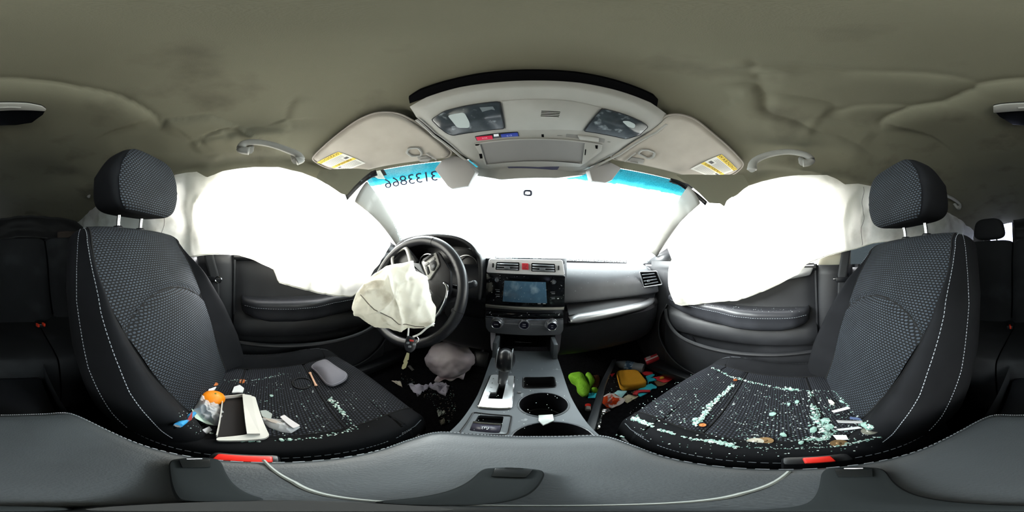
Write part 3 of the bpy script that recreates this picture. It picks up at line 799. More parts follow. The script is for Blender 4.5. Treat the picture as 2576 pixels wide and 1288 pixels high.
for pts, slx in (([(320, 178), (582, 185), (578, 280), (305, 268)], (440, 245)), ([(722, 190), (992, 202), (1000, 298), (720, 288)], (848, 262))):
    a, b, c, d = [PY(*z5(*p), YS - .014) for p in pts]
    for k in range(3):
        t = .2 + k * .3
        l = a.lerp(d, t) + V((.003, 0, 0)); r_ = b.lerp(c, t) - V((.003, 0, 0))
        mb = MB(); mb.grid(lambda u, w_, l=l, r_=r_: l.lerp(r_, u) + V((0, .004 - .008 * w_, -.0045 * w_ + .002)), 2, 2); part('vent_slat', mb, mat('slat_grey', '6f7479', .3, metal=.2), bez, solid=.0022)
    mb = MB(); cc = PY(*z5(*slx), YS - .019); mb.box(cc, (.019, .006, .0085), bev=.002); part('vent_tab', mb, mat('slat_grey', '6f7479'), bez)
hz = plate('hazard_button', [(612, 193), (685, 196), (690, 270), (612, 267)], YS - .010, .005, mat('hazard_red', 'c23540', .35), bez, r=.002, label='red hazard warning button')
c0 = PY(*z5(650, 228), YS - .0155)
mb = MB(); mb.tube([c0 + V((0, 0, .0045)), c0 + V((.005, 0, -.0035)), c0 + V((-.005, 0, -.0035))], .0005, 4, closed=True); part('triangle_mark', mb, mat('pink_mark', 'e6a0a4'), hz)
for p in ((276, 218), (1037, 248)):
    mb = MB(); mb.box(PY(*z5(*p), YS - .0115), (.0045, .004, .015), bev=.001); part('vent_wheel', mb, BLK2, bez)
scr = plate('display_screen', [(408, 395), (888, 412), (902, 655), (388, 635)], YS - .0092, .0012, mat('lcd_glass', '43637c', .18, var=.12, vscale=40, col2='8aa2b4', cscale=25, cmin=.55, cmax=.75), radio, r=.001, bev=.0004, label='dusty blue grey display screen')
plate('disc_slot', [(465, 366), (838, 388), (838, 398), (465, 378)], YS - .0092, .0008, DARK, radio, r=.0005, bev=0)
for p, r_ in (((330, 382), .0088), ((973, 408), .0092)):
    mb = MB(); c = PY(*z5(*p), YS - .009); mb.lathe(c, (0, -1, 0), [(r_, 0), (r_, .008), (r_ * .9, .010), (r_ * .6, .0102), (.0001, .0102)]); kn = part('tuning_knob', mb, CHR, radio)
    mb = MB(); mb.disc(c + V((0, -.0102, 0)), (0, -1, 0), r_ * .62, .0006, 20); part('knob_face', mb, mat('knob_grey', '5b5e63', .4), kn)
LBL = mat('label_white', 'b9bdc2', .6)
for x0, ys in ((328, (500, 520, 555, 577)), (968, (528, 546, 590, 604))):
    for k, y0 in enumerate(ys):
        mb = MB(); mb.box(PY(*z5(x0 + (0 if k % 2 == 0 else 6), y0), YS - .0096), (.0155 if k % 2 == 0 else .012, .0008, .0011)); part('button_mark', mb, LBL if k % 2 else mat('button_edge', '6c6f74'), radio)
for x0, w_ in ((812, .010), (872, .010), (1030, .006)):
    mb = MB(); mb.box(PY(*z5(x0, 663 if x0 < 1000 else 603), YS - .0096), (w_, .0008, .0018 if x0 < 1000 else .003)); part('printed_mark', mb, LBL, radio)
mb = MB()
for k in range(60):
    x = random.uniform(210, 1090); y = random.uniform(315, 650) if random.random() < .8 else random.uniform(745, 800)
    mb.box(PY(*z5(x, y), YS - .0100 - (.0 if y < 700 else -.003)), (random.uniform(.0005, .0016),) * 3, rot=Matrix.Rotation(random.random(), 3, 'Y'))
part('dust_specks', mb, mat('dust_white', 'c8cdd2', .8), radio, kind='stuff')
for p in ((240, 765), (1038, 790)):
    c = PY(*z5(*p), YS - .0066); mb = MB(); mb.box(c + V((0, 0, -.001)), (.004, .0006, .0035)); mb.box(c + V((.002, 0, .002)), (.0015, .0006, .005), rot=Matrix.Rotation(.5, 3, 'Y')); part('seat_heater_icon', mb, LBL, htr)
for p, ro, ri, tx in (((325, 878), .0235, .0155, ('AUTO',)), ((637, 903), .0192, .0150, ('MODE', 'MODE')), ((950, 900), .0240, .0150, ('MAX', 'A/C'))):
    c = PY(*z5(*p), YS - .009)
    mb = MB(); big = ro > .02
    prof = [(ro, 0), (ro, .004), (ro * .97, .006), (ro * .82, .007), (ro * .72, .020), (ro * .66, .022), (ro * .60, .0205), (.0001, .0205)] if big else [(ro, 0), (ro, .006), (ro * .95, .008), (ro * .8, .008), (ro * .76, .006), (.0001, .006)]
    mb.lathe(c, (0, -1, 0), prof, 32); kn = part('climate_knob' if big else 'mode_button', mb, mat('knob_metal', '9fa1a6', .25, metal=.8), clim)
    h = .0206 if big else .0062
    mb = MB(); mb.tube([c + V((math.cos(a) * ro * (.64 if big else .93), -h + .001, math.sin(a) * ro * (.64 if big else .93))) for a in [i * PI / 16 for i in range(32)]], .0013, 6, closed=True); part('chrome_ring', mb, CHR, kn)
    mb = MB(); mb.disc(c + V((0, -h, 0)), (0, -1, 0), ro * (.6 if big else .8), .0006, 28); part('knob_cap', mb, mat('cap_navy', '0c0c22', .25), kn)
    for k, t_ in enumerate(tx):
        text('lettering', t_, c + V((0, -h - .0009, (0 if len(tx) == 1 else (.0035 if k == 0 else -.004)))), (1, 0, 0), (0, 0, 1), .0036 if t_ == 'AUTO' else .0026, LBL, kn)
for x0, x1, y0 in ((412, 570, 890), (712, 860, 903)):
    mb = MB(); a = PY(*z5(x0, y0), YS - .0092); b = PY(*z5(x1, y0 + 8), YS - .0092); mb.tube([a, b], .0007, 5); part('button_gap', mb, CHR, clim)
    for dx, dy in ((20, -30), (75, -28), (130, -26), (25, 42), (85, 45), (140, 47)):
        mb = MB(); mb.box(PY(*z5(x0 + dx, y0 + dy), YS - .0094), (.005, .0005, .0009)); part('button_print', mb, mat('print_grey', '45484d'), clim)
# storage bay below the stack
mb = MB(); a = PY(1237, 862, .56); b = PY(1405, 862, .56)
mb.box((CX, .70, -.33), (.21, .02, .20)); mb.box((CX, .64, -.258), (.20, .14, .012)); mb.box((CX - .098, .63, -.33), (.012, .14, .17)); mb.box((CX + .098, .63, -.33), (.012, .14, .17))
bay = part('storage_bay', mb, BLK2, core)
mb = MB(); mb.tube([PY(1295, 860, .60), PY(1337, 862, .60)], .0008, 5); part('bay_edge', mb, mat('edge_grey', '74777c'), bay)

# ---- passenger side vent
def vq(px, py, dy=0):
    p = PY(px, py, .60); return V((p.x, .60 + (p.x - .52) * .35 + dy, p.z)) if True else p
vc = [(1608, 684), (1650, 682), (1664, 715), (1618, 722)]
def VP(px, py, lift=0):
    n = V((-.33, -1, .06)).normalized(); c = V((.565, .598, -.105)); return PL(px, py, c, n) + n * lift
fr = round_poly([VP(*p, .002) for p in vc], .006)
mb = MB(); mb.prism(fr, V((-.33, -1, .06)).normalized() * .004, bev=.001); pv = part('side_air_vent', mb, DARK, dash, label='silver framed air vent at the passenger end of the dashboard')
mb = MB(); mb.tube(fr_ := [p + V((-.33, -1, .06)).normalized() * .004 for p in fr], .0032, 6, closed=True); part('vent_frame', mb, mat('frame_silver', '9a9da1', .3, metal=.7), pv)
for k in range(4):
    t = .18 + k * .21
    l = VP(1608 + 10 * t + 4, 684 + 38 * t, .007); r_ = VP(1650 + 14 * t - 8, 682 + 33 * t, .007)
    mb = MB(); mb.grid(lambda u, w_: l.lerp(r_, u) + V((0, .003 - .006 * w_, -.004 * w_ + .002)), 2, 1); part('vent_slat', mb, mat('slat_grey', '6f7479'), pv, solid=.0025)
mb = MB(); mb.box(VP(1629, 706, .012), (.016, .006, .01), bev=.002); part('vent_tab', mb, mat('slat_grey', '6f7479'), pv)

# ---- instrument cluster behind the wheel
mb = MB()
HP = crom([(-.56, .60, -.17), (-.555, .60, -.06), (-.53, .60, .02), (-.46, .60, .055), (-.33, .60, .066), (-.22, .60, .050), (-.165, .60, .005), (-.150, .60, -.07), (-.155, .60, -.16)], 6)
def hood(u, v):
    p = HP[int(round(u * (len(HP) - 1)))]; c = V((-.35, .60, -.06)); y = lerp(.545, .80, v)
    k = 1 + .02 * math.sin(v * PI); return V((c.x + (p.x - c.x) * k, y - .03 * (1 if p.z > 0 else .4) * (1 - v), c.z + (p.z - c.z) * k - .05 * v * (1 if p.z > 0 else 0)))
mb.grid(hood, len(HP) - 1, 12); clu = part('instrument_cluster', mb, BLK, dash, smooth=60, solid=.012, label='black instrument hood behind the steering wheel')
mb = MB(); mb.grid(lambda u, v: V((lerp(-.54, -.17, u), .66 + .02 * v, lerp(-.16, .035 - .05 * abs(2 * u - 1) ** 3, v))), 8, 6); part('gauge_face', mb, mat('gauge_black', '0a0a0e', .2), clu)
for x0 in (-.44, -.245):
    mb = MB(); mb.tube([V((x0 + math.cos(a) * .055, .648, -.06 + math.sin(a) * .055)) for a in [i * PI / 20 for i in range(40)]], .0035, 6, closed=True); part('gauge_ring', mb, CHR, clu)
# ---- steering column, stalk and key barrel
colm = thing('steering_column', 'black steering column shroud with ignition barrel below the wheel', 'steering column', (-.345, .52, -.22))
mb = MB(); mb.tube([(-.345, .44, -.155), (-.345, .50, -.17), (-.345, .62, -.20)], lambda t: .062 + .012 * t, 20); part('column_shroud', mb, BLK, colm, smooth=60)
mb = MB(); c = PY(1143, 782, .45); mb.tube([c, c + V((-.02, .06, .0))], .030, 16); lb = part('lock_housing', mb, BLK2, colm)
mb = MB(); mb.disc(c + V((0, -.001, 0)), (0, -1, 0), .011, .004, 20, r2=.009); part('key_barrel', mb, mat('barrel', '9a9c9f', .3, metal=.9), lb)
mb = MB(); a = PY(1192, 714, .47); b = PY(1160, 724, .47); mb.tube([V((-.30, .52, -.11)), b, b.lerp(a, .35)], .008, 10); stl = part('control_stalk', mb, BLK2, colm, label='wiper stalk with a grey round end')
mb = MB(); mb.tube([b.lerp(a, .3), a], lambda t: .0125 - .001 * t, 14); mb.ball(a, (.0118, .0118, .0118), 12, 8); part('stalk_end', mb, mat('stalk_grey', '3a3c40', .4), stl)
# pedals
for x0, w_ in ((-.30, .06), (-.17, .045)):
    pass
# ============================================================ overhead console, visors, handles, rear lamp
zc6 = lambda x, y: (1000 + x / 3.578, 160 + y / 3.578)
def ocf(x, y): return .468 - .115 * max(0, (y - .12) / .50) ** 1.3
def OC(x, y, lift=0):
    p = PF(*zc6(x, y), ocf); return p + V((0, 0, -lift))
def oplate(name, pts, lift, th, m, parent, r=.006, bev=.002, label=None, sub=None):
    P = [OC(x, y, lift) for x, y in pts]
    if r: P = round_poly(P, r)
    mb = MB(); mb.prism(P[::-1], V((0, -.0, -th)), bev=bev); return part(name, mb, m, parent, label=label)
ohc = thing('overhead_console', 'light grey overhead console with map lamps and open sunglasses bin', 'overhead console', OC(1300, 500))
OUT = [(110, 385), (260, 300), (560, 210), (900, 165), (1270, 150), (1640, 170), (2000, 245), (2280, 350), (2420, 450), (2425, 520), (2330, 590), (2000, 790), (1700, 950), (1560, 985), (1270, 975), (860, 975), (740, 940), (560, 800), (330, 620), (170, 480)]
def patch_fill(name, outline, lift, th, m, parent, holes=(), **k):
    """plate following the console's curved underside, cut on a fine grid of the outline"""
    P = [OC(x, y, lift) for x, y in outline]
    mb = MB(); c = sum(P, V()) / len(P)
    N = len(P); rings = 14
    def f(u, v):
        i = u * N; a = P[int(i) % N]; b = P[(int(i) + 1) % N]; e = a.lerp(b, i - int(i))
        q = c.lerp(e, v); q.z = ocf(q.x, q.y) - lift
        ed = max(0, (v - .93) / .07); q.z += (th) * ed ** 3
        return q
    mb.grid(f, N * 3, rings, cu=True)
    return part(name, mb, m, parent, smooth=60, **k)
OUTS = [tuple(p) for p in OUT]
shell = patch_fill('console_shell', OUTS, .012, .010, HPLA, ohc)
oplate('black_gap', [(110, 360), (100, 310), (200, 245), (500, 150), (740, 100), (1000, 72), (1300, 66), (1600, 85), (1850, 130), (2100, 205), (2300, 290), (2345, 340), (2335, 392), (2280, 350), (2000, 252), (1640, 178), (1270, 158), (900, 172), (560, 218), (260, 308)], -.012, .012, DARK, ohc, r=.002, bev=0, label='ragged black gap where the roof lining has pulled away from the console')
LENS = mat('lamp_lens', '2c3236', .12, spec=.8, var=.3, vscale=30, col2='8e979b', cscale=22, cmin=.58, cmax=.72)
for pts, n_ in (([(305, 480), (420, 405), (600, 360), (920, 318), (965, 560), (700, 590), (500, 622), (440, 600), (370, 545)], 0), ([(1845, 380), (2050, 435), (2200, 500), (2262, 545), (2180, 620), (2060, 655), (1850, 610), (1675, 582)], 1)):
    l = oplate('map_lamp', pts, .010, .0055, LENS, shell, r=.008, bev=.002, label=('map lamp lens on the driver side', 'map lamp lens on the passenger side')[n_])
    mb = MB(); mb.tube(round_poly([OC(x, y, .0150) for x, y in pts], .008), .0013, 5, closed=True); part('lamp_rim', mb, BLK2, l)
    cx_, cy_ = ((560, 480), (2080, 510))[n_]
    pp = [(cx_ - 110, cy_ - 40), (cx_ + 40, cy_ - 70), (cx_ + 90, cy_ + 20), (cx_ + 90, cy_ + 70), (cx_ - 20, cy_ + 70)] if n_ == 0 else [(2020, 490), (2080, 488), (2145, 520), (2135, 555), (2080, 545)]
    oplate('bulb_window', pp, .0155, .0008, mat('bulb_pale', '9aa3a2', .3), l, r=.008, bev=0)
    if n_ == 0: oplate('bulb_window', [(740, 368), (860, 360), (880, 392), (850, 385), (790, 400), (765, 408)], .0155, .0006, mat('bulb_dim', '5b6265', .3), l, r=.001, bev=0)
cp = oplate('centre_cover', [(925, 318), (1270, 300), (1560, 315), (1845, 378), (1672, 582), (1270, 575), (1020, 580), (972, 562)], .011, .0022, HPLA, shell, r=.003, bev=.001)
for k in range(4):
    oplate('microphone_slot', [(1297 - k * 2, 402 + k * 14), (1468 - k * 4, 410 + k * 14), (1466 - k * 4, 416 + k * 14), (1297 - k * 2, 408 + k * 14)], .0133, .0006, DARK, cp, r=0, bev=0)
oplate('button_recess', [(695, 632), (1085, 590), (1098, 632), (715, 672)], .0105, .0025, BLK2, shell, r=.003, bev=.0005)
sos = oplate('sos_button', [(705, 637), (852, 622), (860, 655), (722, 668)], .013, .0015, mat('sos_red', 'c22344', .4), shell, r=.002, bev=.0004, label='red emergency call button')
a, b = OC(740, 648, .0149), OC(832, 640, .0149)
text('lettering', 'SOS', (a + b) / 2, b - a, OC(785, 620, .0147) - OC(787, 660, .0147), .0062, mat('lettering_pink', 'e6a3b0'), sos)
oplate('indicator', [(866, 612), (910, 608), (914, 628), (870, 632)], .013, .001, mat('led_white', 'd8dce0'), shell, r=.001, bev=0)
oplate('button_bridge', [(868, 632), (922, 628), (926, 640), (872, 646)], .013, .001, mat('bridge_grey', '33363d'), shell, r=.001, bev=0)
inf = oplate('assist_button', [(930, 612), (1082, 596), (1090, 628), (938, 640)], .013, .0015, mat('info_blue', '24378c', .4), shell, r=.002, bev=.0004, label='blue information call button')
a, b = OC(965, 625, .0149), OC(1050, 615, .0149)
text('lettering', '(( i ))', (a + b) / 2, b - a, OC(1005, 600, .0147) - OC(1007, 640, .0147), .005, mat('lettering_blue', 'aebaf0'), inf)
oplate('small_slot', [(1297, 614), (1318, 614), (1320, 640), (1298, 638)], .0115, .001, DARK, shell, r=0, bev=0)
oplate('switch_recess', [(1520, 610), (1870, 655), (1862, 692), (1640, 655), (1515, 638)], .0112, .001, mat('recess_grey', '6b6a67'), shell, r=.003, bev=0)
oplate('lamp_switch', [(1620, 618), (1815, 640), (1815, 676), (1640, 655)], .012, .005, HPLA, shell, r=.004, bev=.0015)
a, b = OC(1425, 624, .0128), OC(1500, 628, .0128); text('lettering', 'DOOR', (a + b) / 2, b - a, OC(1460, 610, .0128) - OC(1460, 640, .0128), .0035, mat('print_soft', '76756f'), shell)
a, b = OC(1885, 680, .0128), OC(1922, 686, .0128); text('lettering', 'OFF', (a + b) / 2, b - a, OC(1900, 670, .0128) - OC(1900, 700, .0128), .0035, mat('print_soft', '76756f'), shell)
# open sunglasses bin: a bowl sunk above the shell's face
BIN = [(725, 690), (900, 665), (1270, 650), (1600, 665), (1840, 715), (1830, 760), (1700, 860), (1640, 885), (1270, 880), (830, 895), (760, 800)]
def bin_surface():
    P = [OC(x, y, .0135) for x, y in BIN]; c = sum(P, V()) / len(P); N = len(P); mb = MB()
    def f(u, v):
        i = u * N; a = P[int(i) % N]; b = P[(int(i) + 1) % N]; e = a.lerp(b, i - int(i)); q = c.lerp(e, v)
        q.z = ocf(q.x, q.y) - .0135 - .0 ; return q
    mb.grid(f, N * 3, 8, cu=True); return mb
sb = part('sunglasses_bin', bin_surface(), mat('bin_grey', '6e6d6a', .6, var=.05), shell, smooth=180, label='open sunglasses bin of the overhead console')
for i in range(4):
    pts = [[(690, 695), (740, 688), (800, 880), (850, 900), (790, 880)], [(1690, 680), (1845, 712), (1835, 760), (1700, 865), (1660, 880)], [(700, 690), (1270, 645), (1845, 700), (1845, 712), (1270, 655), (705, 700)], [(790, 880), (1270, 880), (1690, 868), (1640, 900), (1270, 900), (840, 905)]][i]
    oplate('bin_wall', pts, .0135, .004, HPLA, shell, r=.003, bev=.001)
for pts in ([(735, 780), (762, 778), (768, 820), (745, 822)], [(1780, 703), (1805, 703), (1803, 735), (1785, 732)], [(1690, 740), (1700, 738), (1695, 790), (1685, 790)], [(700, 694), (745, 690), (730, 704), (705, 706)]):
    oplate('clip_hole', pts, .0172, .001, DARK, sb, r=.0005, bev=0)
oplate('bin_grip', [(985, 895), (1230, 882), (1470, 884), (1440, 930), (1230, 938), (1020, 940)], .013, .0012, mat('grip_navy', '34354a', .6), shell, r=.001, bev=0)
# light rim of the console's front
mb = MB(); mb.tube([OC(x, y, .014) for x, y in [(170, 480), (330, 625), (560, 805), (740, 945), (860, 978), (1270, 978), (1560, 988), (1700, 953), (2000, 793), (2330, 593), (2425, 520)]], .004, 6); part('console_rim', mb, HPLA, shell)

# ---- camera housings either side of the console front
ds = thing('driver_assist_camera', 'pale grey twin camera housing hanging at the top of the windshield', 'camera housing', (CX, .60, .33))
mb = MB(); P = [PY(*p, .585) for p in ((1170, 425), (1180, 440), (1260, 452), (1320, 448), (1400, 448), (1470, 440), (1490, 425), (1400, 415), (1260, 415))]
mb.prism(round_poly(P, .01), V((0, .06, .02)), bev=.004); part('bridge_cover', mb, HPLA, ds)
for pts in ([(1098, 428), (1120, 402), (1142, 392), (1172, 402), (1200, 436), (1182, 470), (1140, 477), (1130, 470)], [(1478, 432), (1500, 412), (1530, 400), (1566, 398), (1558, 425), (1535, 455), (1520, 462), (1485, 458)]):
    P = [PY(*p, .535) for p in pts]; mb = MB(); mb.prism(round_poly(P, .005)[::-1], V((0, -.016, -.003)), bev=.004); mb.prism(round_poly(P, .005), V((0, .02, .012))); part('camera_pod', mb, mat('pod_grey', '8f8d8b', .55, var=.06), ds)

# ---- sun visors
z4 = lambda x, y: (560 + x / 4.293, 240 + y / 4.293)
z4r = lambda x, y: (1500 + x / 4.293, 240 + y / 4.293)
def vis_f(x, y): return roof(x, y) - .018
def VS(p, lift=0): q = PF(*p, vis_f); return q + V((0, 0, -lift))
def visor(outl, zz, lab, sticker, mount_, side):
    c = VS(zz(*outl[len(outl) // 2]))
    t = thing('sun_visor', lab, 'sun visor', c)
    P = round_poly([VS(zz(*p)) for p in outl], .03, 4); cc = sum(P, V()) / len(P); N = len(P)
    mb = MB()
    def f(u, v):
        i = u * N; a = P[int(i) % N]; b = P[(int(i) + 1) % N]; e = a.lerp(b, i - int(i)); q = cc.lerp(e, min(1, v * 1.02))
        q.z = vis_f(q.x, q.y) - .008 * (1 - max(0, (v - .86) / .14) ** 2) ** .5
        if v > .999: q.z = vis_f(q.x, q.y) + .006
        return q
    mb.grid(f, N, 14, cu=True); body = part('visor_panel', mb, VIS, t, smooth=60)
    edge = [p + V((0, 0, .001)) for p in P]
    mb = MB(); mb.tube(edge, .0035, 5, closed=True); part('visor_piping', mb, mat('piping', '8d877f', .8), body)
    A, B, C, D = [VS(zz(*p), .0088) for p in sticker]      # A,B top edge; D,C bottom
    def SQ(u0, v0, u1, v1, up):
        q = [A.lerp(B, u).lerp(D.lerp(C, u), v) + V((0, 0, -up)) for u, v in ((u0, v0), (u1, v0), (u1, v1), (u0, v1))]; return q
    mb = MB(); mb.prism(SQ(0, 0, 1, 1, 0)[::-1], V((0, 0, -.0004))); st = part('warning_label', mb, mat('label_paper', 'c9c8c0', .7), body, label='printed warning label')
    YEL = mat('label_yellow', 'd3b94c', .7); INK = mat('label_ink', '77756f', .8)
    for v0, v1 in ((0, .16), (.52, .64)):
        mb = MB(); mb.prism(SQ(0, v0, 1, v1, .0005)[::-1], V((0, 0, -.0002))); part('yellow_band', mb, YEL, st)
        q = SQ(.1, v0, .9, v1, .0009); rt = q[1] - q[0]; dnv = q[3] - q[0]; hgt = dnv.length * .62
        text('lettering', 'WARNING' if v0 == 0 else 'AVERTISSEMENT', sum(q, V()) / 4, rt, -dnv, hgt, mat('label_brown', '6e5a20', .8), st, spacing=1.2 if v0 == 0 else .82)
    for v in (.20, .245, .29, .335, .38, .425, .47):
        mb = MB(); mb.prism(SQ(.30 if v > .3 else .12, v, .92, v + .014, .0006)[::-1], V((0, 0, -.0001))); part('text_line', mb, INK, st)
    for v in (.68, .72, .76, .80, .84, .88, .92):
        mb = MB(); mb.prism(SQ(.08, v, .72 if v < .78 else .94, v + .012, .0006)[::-1], V((0, 0, -.0001))); part('text_line', mb, INK, st)
    for q_ in ((.08, .36, .24, .46), (.78, .68, .9, .75)):
        mb = MB(); mb.prism(SQ(*q_, .0006)[::-1], V((0, 0, -.0001))); part('pictogram', mb, mat('pict_ink', '4f4d4b'), st)
    # pivot clip
    ring = [VS(zz(*p), .012) for p in mount_[0]]
    mb = MB(); mb.tube(round_poly(ring, .006), .0040, 6, closed=True); cl = part('visor_clip', mb, HPLA, t)
    mb = MB(); mb.prism(round_poly([VS(zz(*p), .008) for p in mount_[1]], .003)[::-1], V((0, 0, -.004)), bev=.001); part('clip_plate', mb, mat('clip_shade', '7c7a76', .5), cl)
    mb = MB(); g = [VS(zz(*p), .013) for p in mount_[2]]; mb.tube(g, .0035, 6); part('clip_pin', mb, HPLA, cl)
    mb = MB(); g = [VS(zz(*p), .012) for p in mount_[3]]; mb.tube(g, .0022, 5); part('clip_rail', mb, HPLA, cl)
    return t
visor([(960, 690), (1010, 630), (1250, 420), (1500, 245), (1680, 180), (1880, 190), (2050, 270), (2330, 470), (2480, 620), (2440, 670), (2050, 710), (1680, 770), (1450, 828), (1260, 820), (1080, 770)], z4,
      'folded grey sun visor above the steering wheel', [(1250, 590), (1018, 700), (1310, 802), (1545, 715)][0:1] + [(1018, 705), (1310, 802), (1545, 712)],
      ([(1985, 590), (2010, 545), (2110, 540), (2150, 590), (2140, 625), (2040, 630)], [(2100, 640), (2200, 630), (2255, 665), (2220, 690), (2130, 692)], [(2140, 665), (2235, 655)], [(2200, 600), (2310, 672)]), -1)
visor([(760, 215), (900, 205), (1050, 250), (1250, 410), (1430, 560), (1590, 730), (1580, 775), (1500, 850), (1300, 900), (1130, 910), (900, 845), (600, 770), (330, 715), (180, 690), (150, 650), (380, 500), (640, 330)], z4r,
      'folded grey sun visor above the passenger seat', [(1325, 635), (1375, 615), (1520, 775), (1250, 880)][0:0] + [(1355, 618), (1525, 780), (1265, 878), (1015, 775)],
      ([(455, 600), (490, 565), (560, 560), (635, 590), (615, 640), (560, 655)], [(340, 680), (380, 645), (520, 670), (500, 715), (400, 705)], [(370, 690), (450, 702)], [(310, 690), (430, 590)]), 1)

# ---- grab handles
def handle(pts, lab, zz, lift=.03, r=.0085, xs=None, tuck=True):
    P = [PX(*zz(*p), xs) for p in pts]
    t = thing('grab_handle', lab, 'grab handle', P[len(P) // 2])
    s = -1 if xs < 0 else 1
    path = crom(P, 6)
    mb = MB(); mb.tube(path, lambda u: r * (1 + .35 * abs(2 * u - 1) ** 3), 10, flat=1.5, up=(0, 0, 1)); part('grip', mb, HPLA, t, smooth=180)
    for e, nx in ((P[0], P[1]), (P[-1], P[-2])):
        mb = MB(); mb.tube([e + V((s * .035, 0, .045)), e + V((s * .012, 0, .010)), e], .0115, 10); part('handle_foot', mb, HPLA, t, smooth=60)
    return t
handle([(290, 600), (200, 585), (230, 520), (350, 505), (520, 530), (700, 590), (810, 640), (840, 690), (790, 710)], 'curved grey grab handle above the driver door', z4, xs=-.495)
handle([(1680, 800), (1700, 720), (1800, 660), (1950, 620), (2100, 610), (2250, 640), (2320, 690), (2290, 725), (2230, 730)], 'curved grey grab handle above the passenger door', z4r, xs=.505)
idz = lambda x, y: (x, y)
handle([(222, 495), (232, 478), (248, 470), (275, 468), (300, 480)], 'small grey rear grab handle behind the driver seat', idz, xs=-.50, r=.008)
handle([(2365, 490), (2380, 492), (2400, 502), (2415, 515), (2412, 524)], 'small grey rear grab handle behind the passenger seat', idz, xs=.51, r=.008)

# ---- rear roof lamp (crosses the photo's edge)
zr = .478
def RL(px, py, l=0): p = PF(px, py, lambda x, y: roof(x, y) - .020); return p + V((0, 0, -l))
rl = thing('roof_lamp', 'oval rear roof lamp with grey bezel and black lens', 'lamp', RL(18, 285))
out = [(-78, 262), (-60, 258), (0, 254), (70, 255), (105, 262), (116, 270), (108, 285), (80, 305), (40, 311), (0, 312), (-30, 309), (-62, 290), (-76, 275)]
bz = [(-78, 262), (-60, 258), (0, 254), (70, 255), (105, 262), (116, 270), (112, 274), (0, 273), (-60, 277), (-77, 278)]
P = round_poly([RL(px, py, .004) for px, py in out], .004); mb = MB(); mb.prism(P[::-1], V((0, 0, -.006)), bev=.002); ln = part('lens', mb, mat('lens_black', '0a0b0d', .25), rl)
P = round_poly([RL(px, py, .009) for px, py in bz], .003); mb = MB(); mb.prism(P[::-1], V((0, 0, -.006)), bev=.002); b_ = part('bezel', mb, HPLA, rl)
mb = MB(); mb.tube([RL(-15, 265, .016), RL(18, 263, .016), RL(52, 264, .016)], .003, 6); part('switch', mb, HPLA, b_)
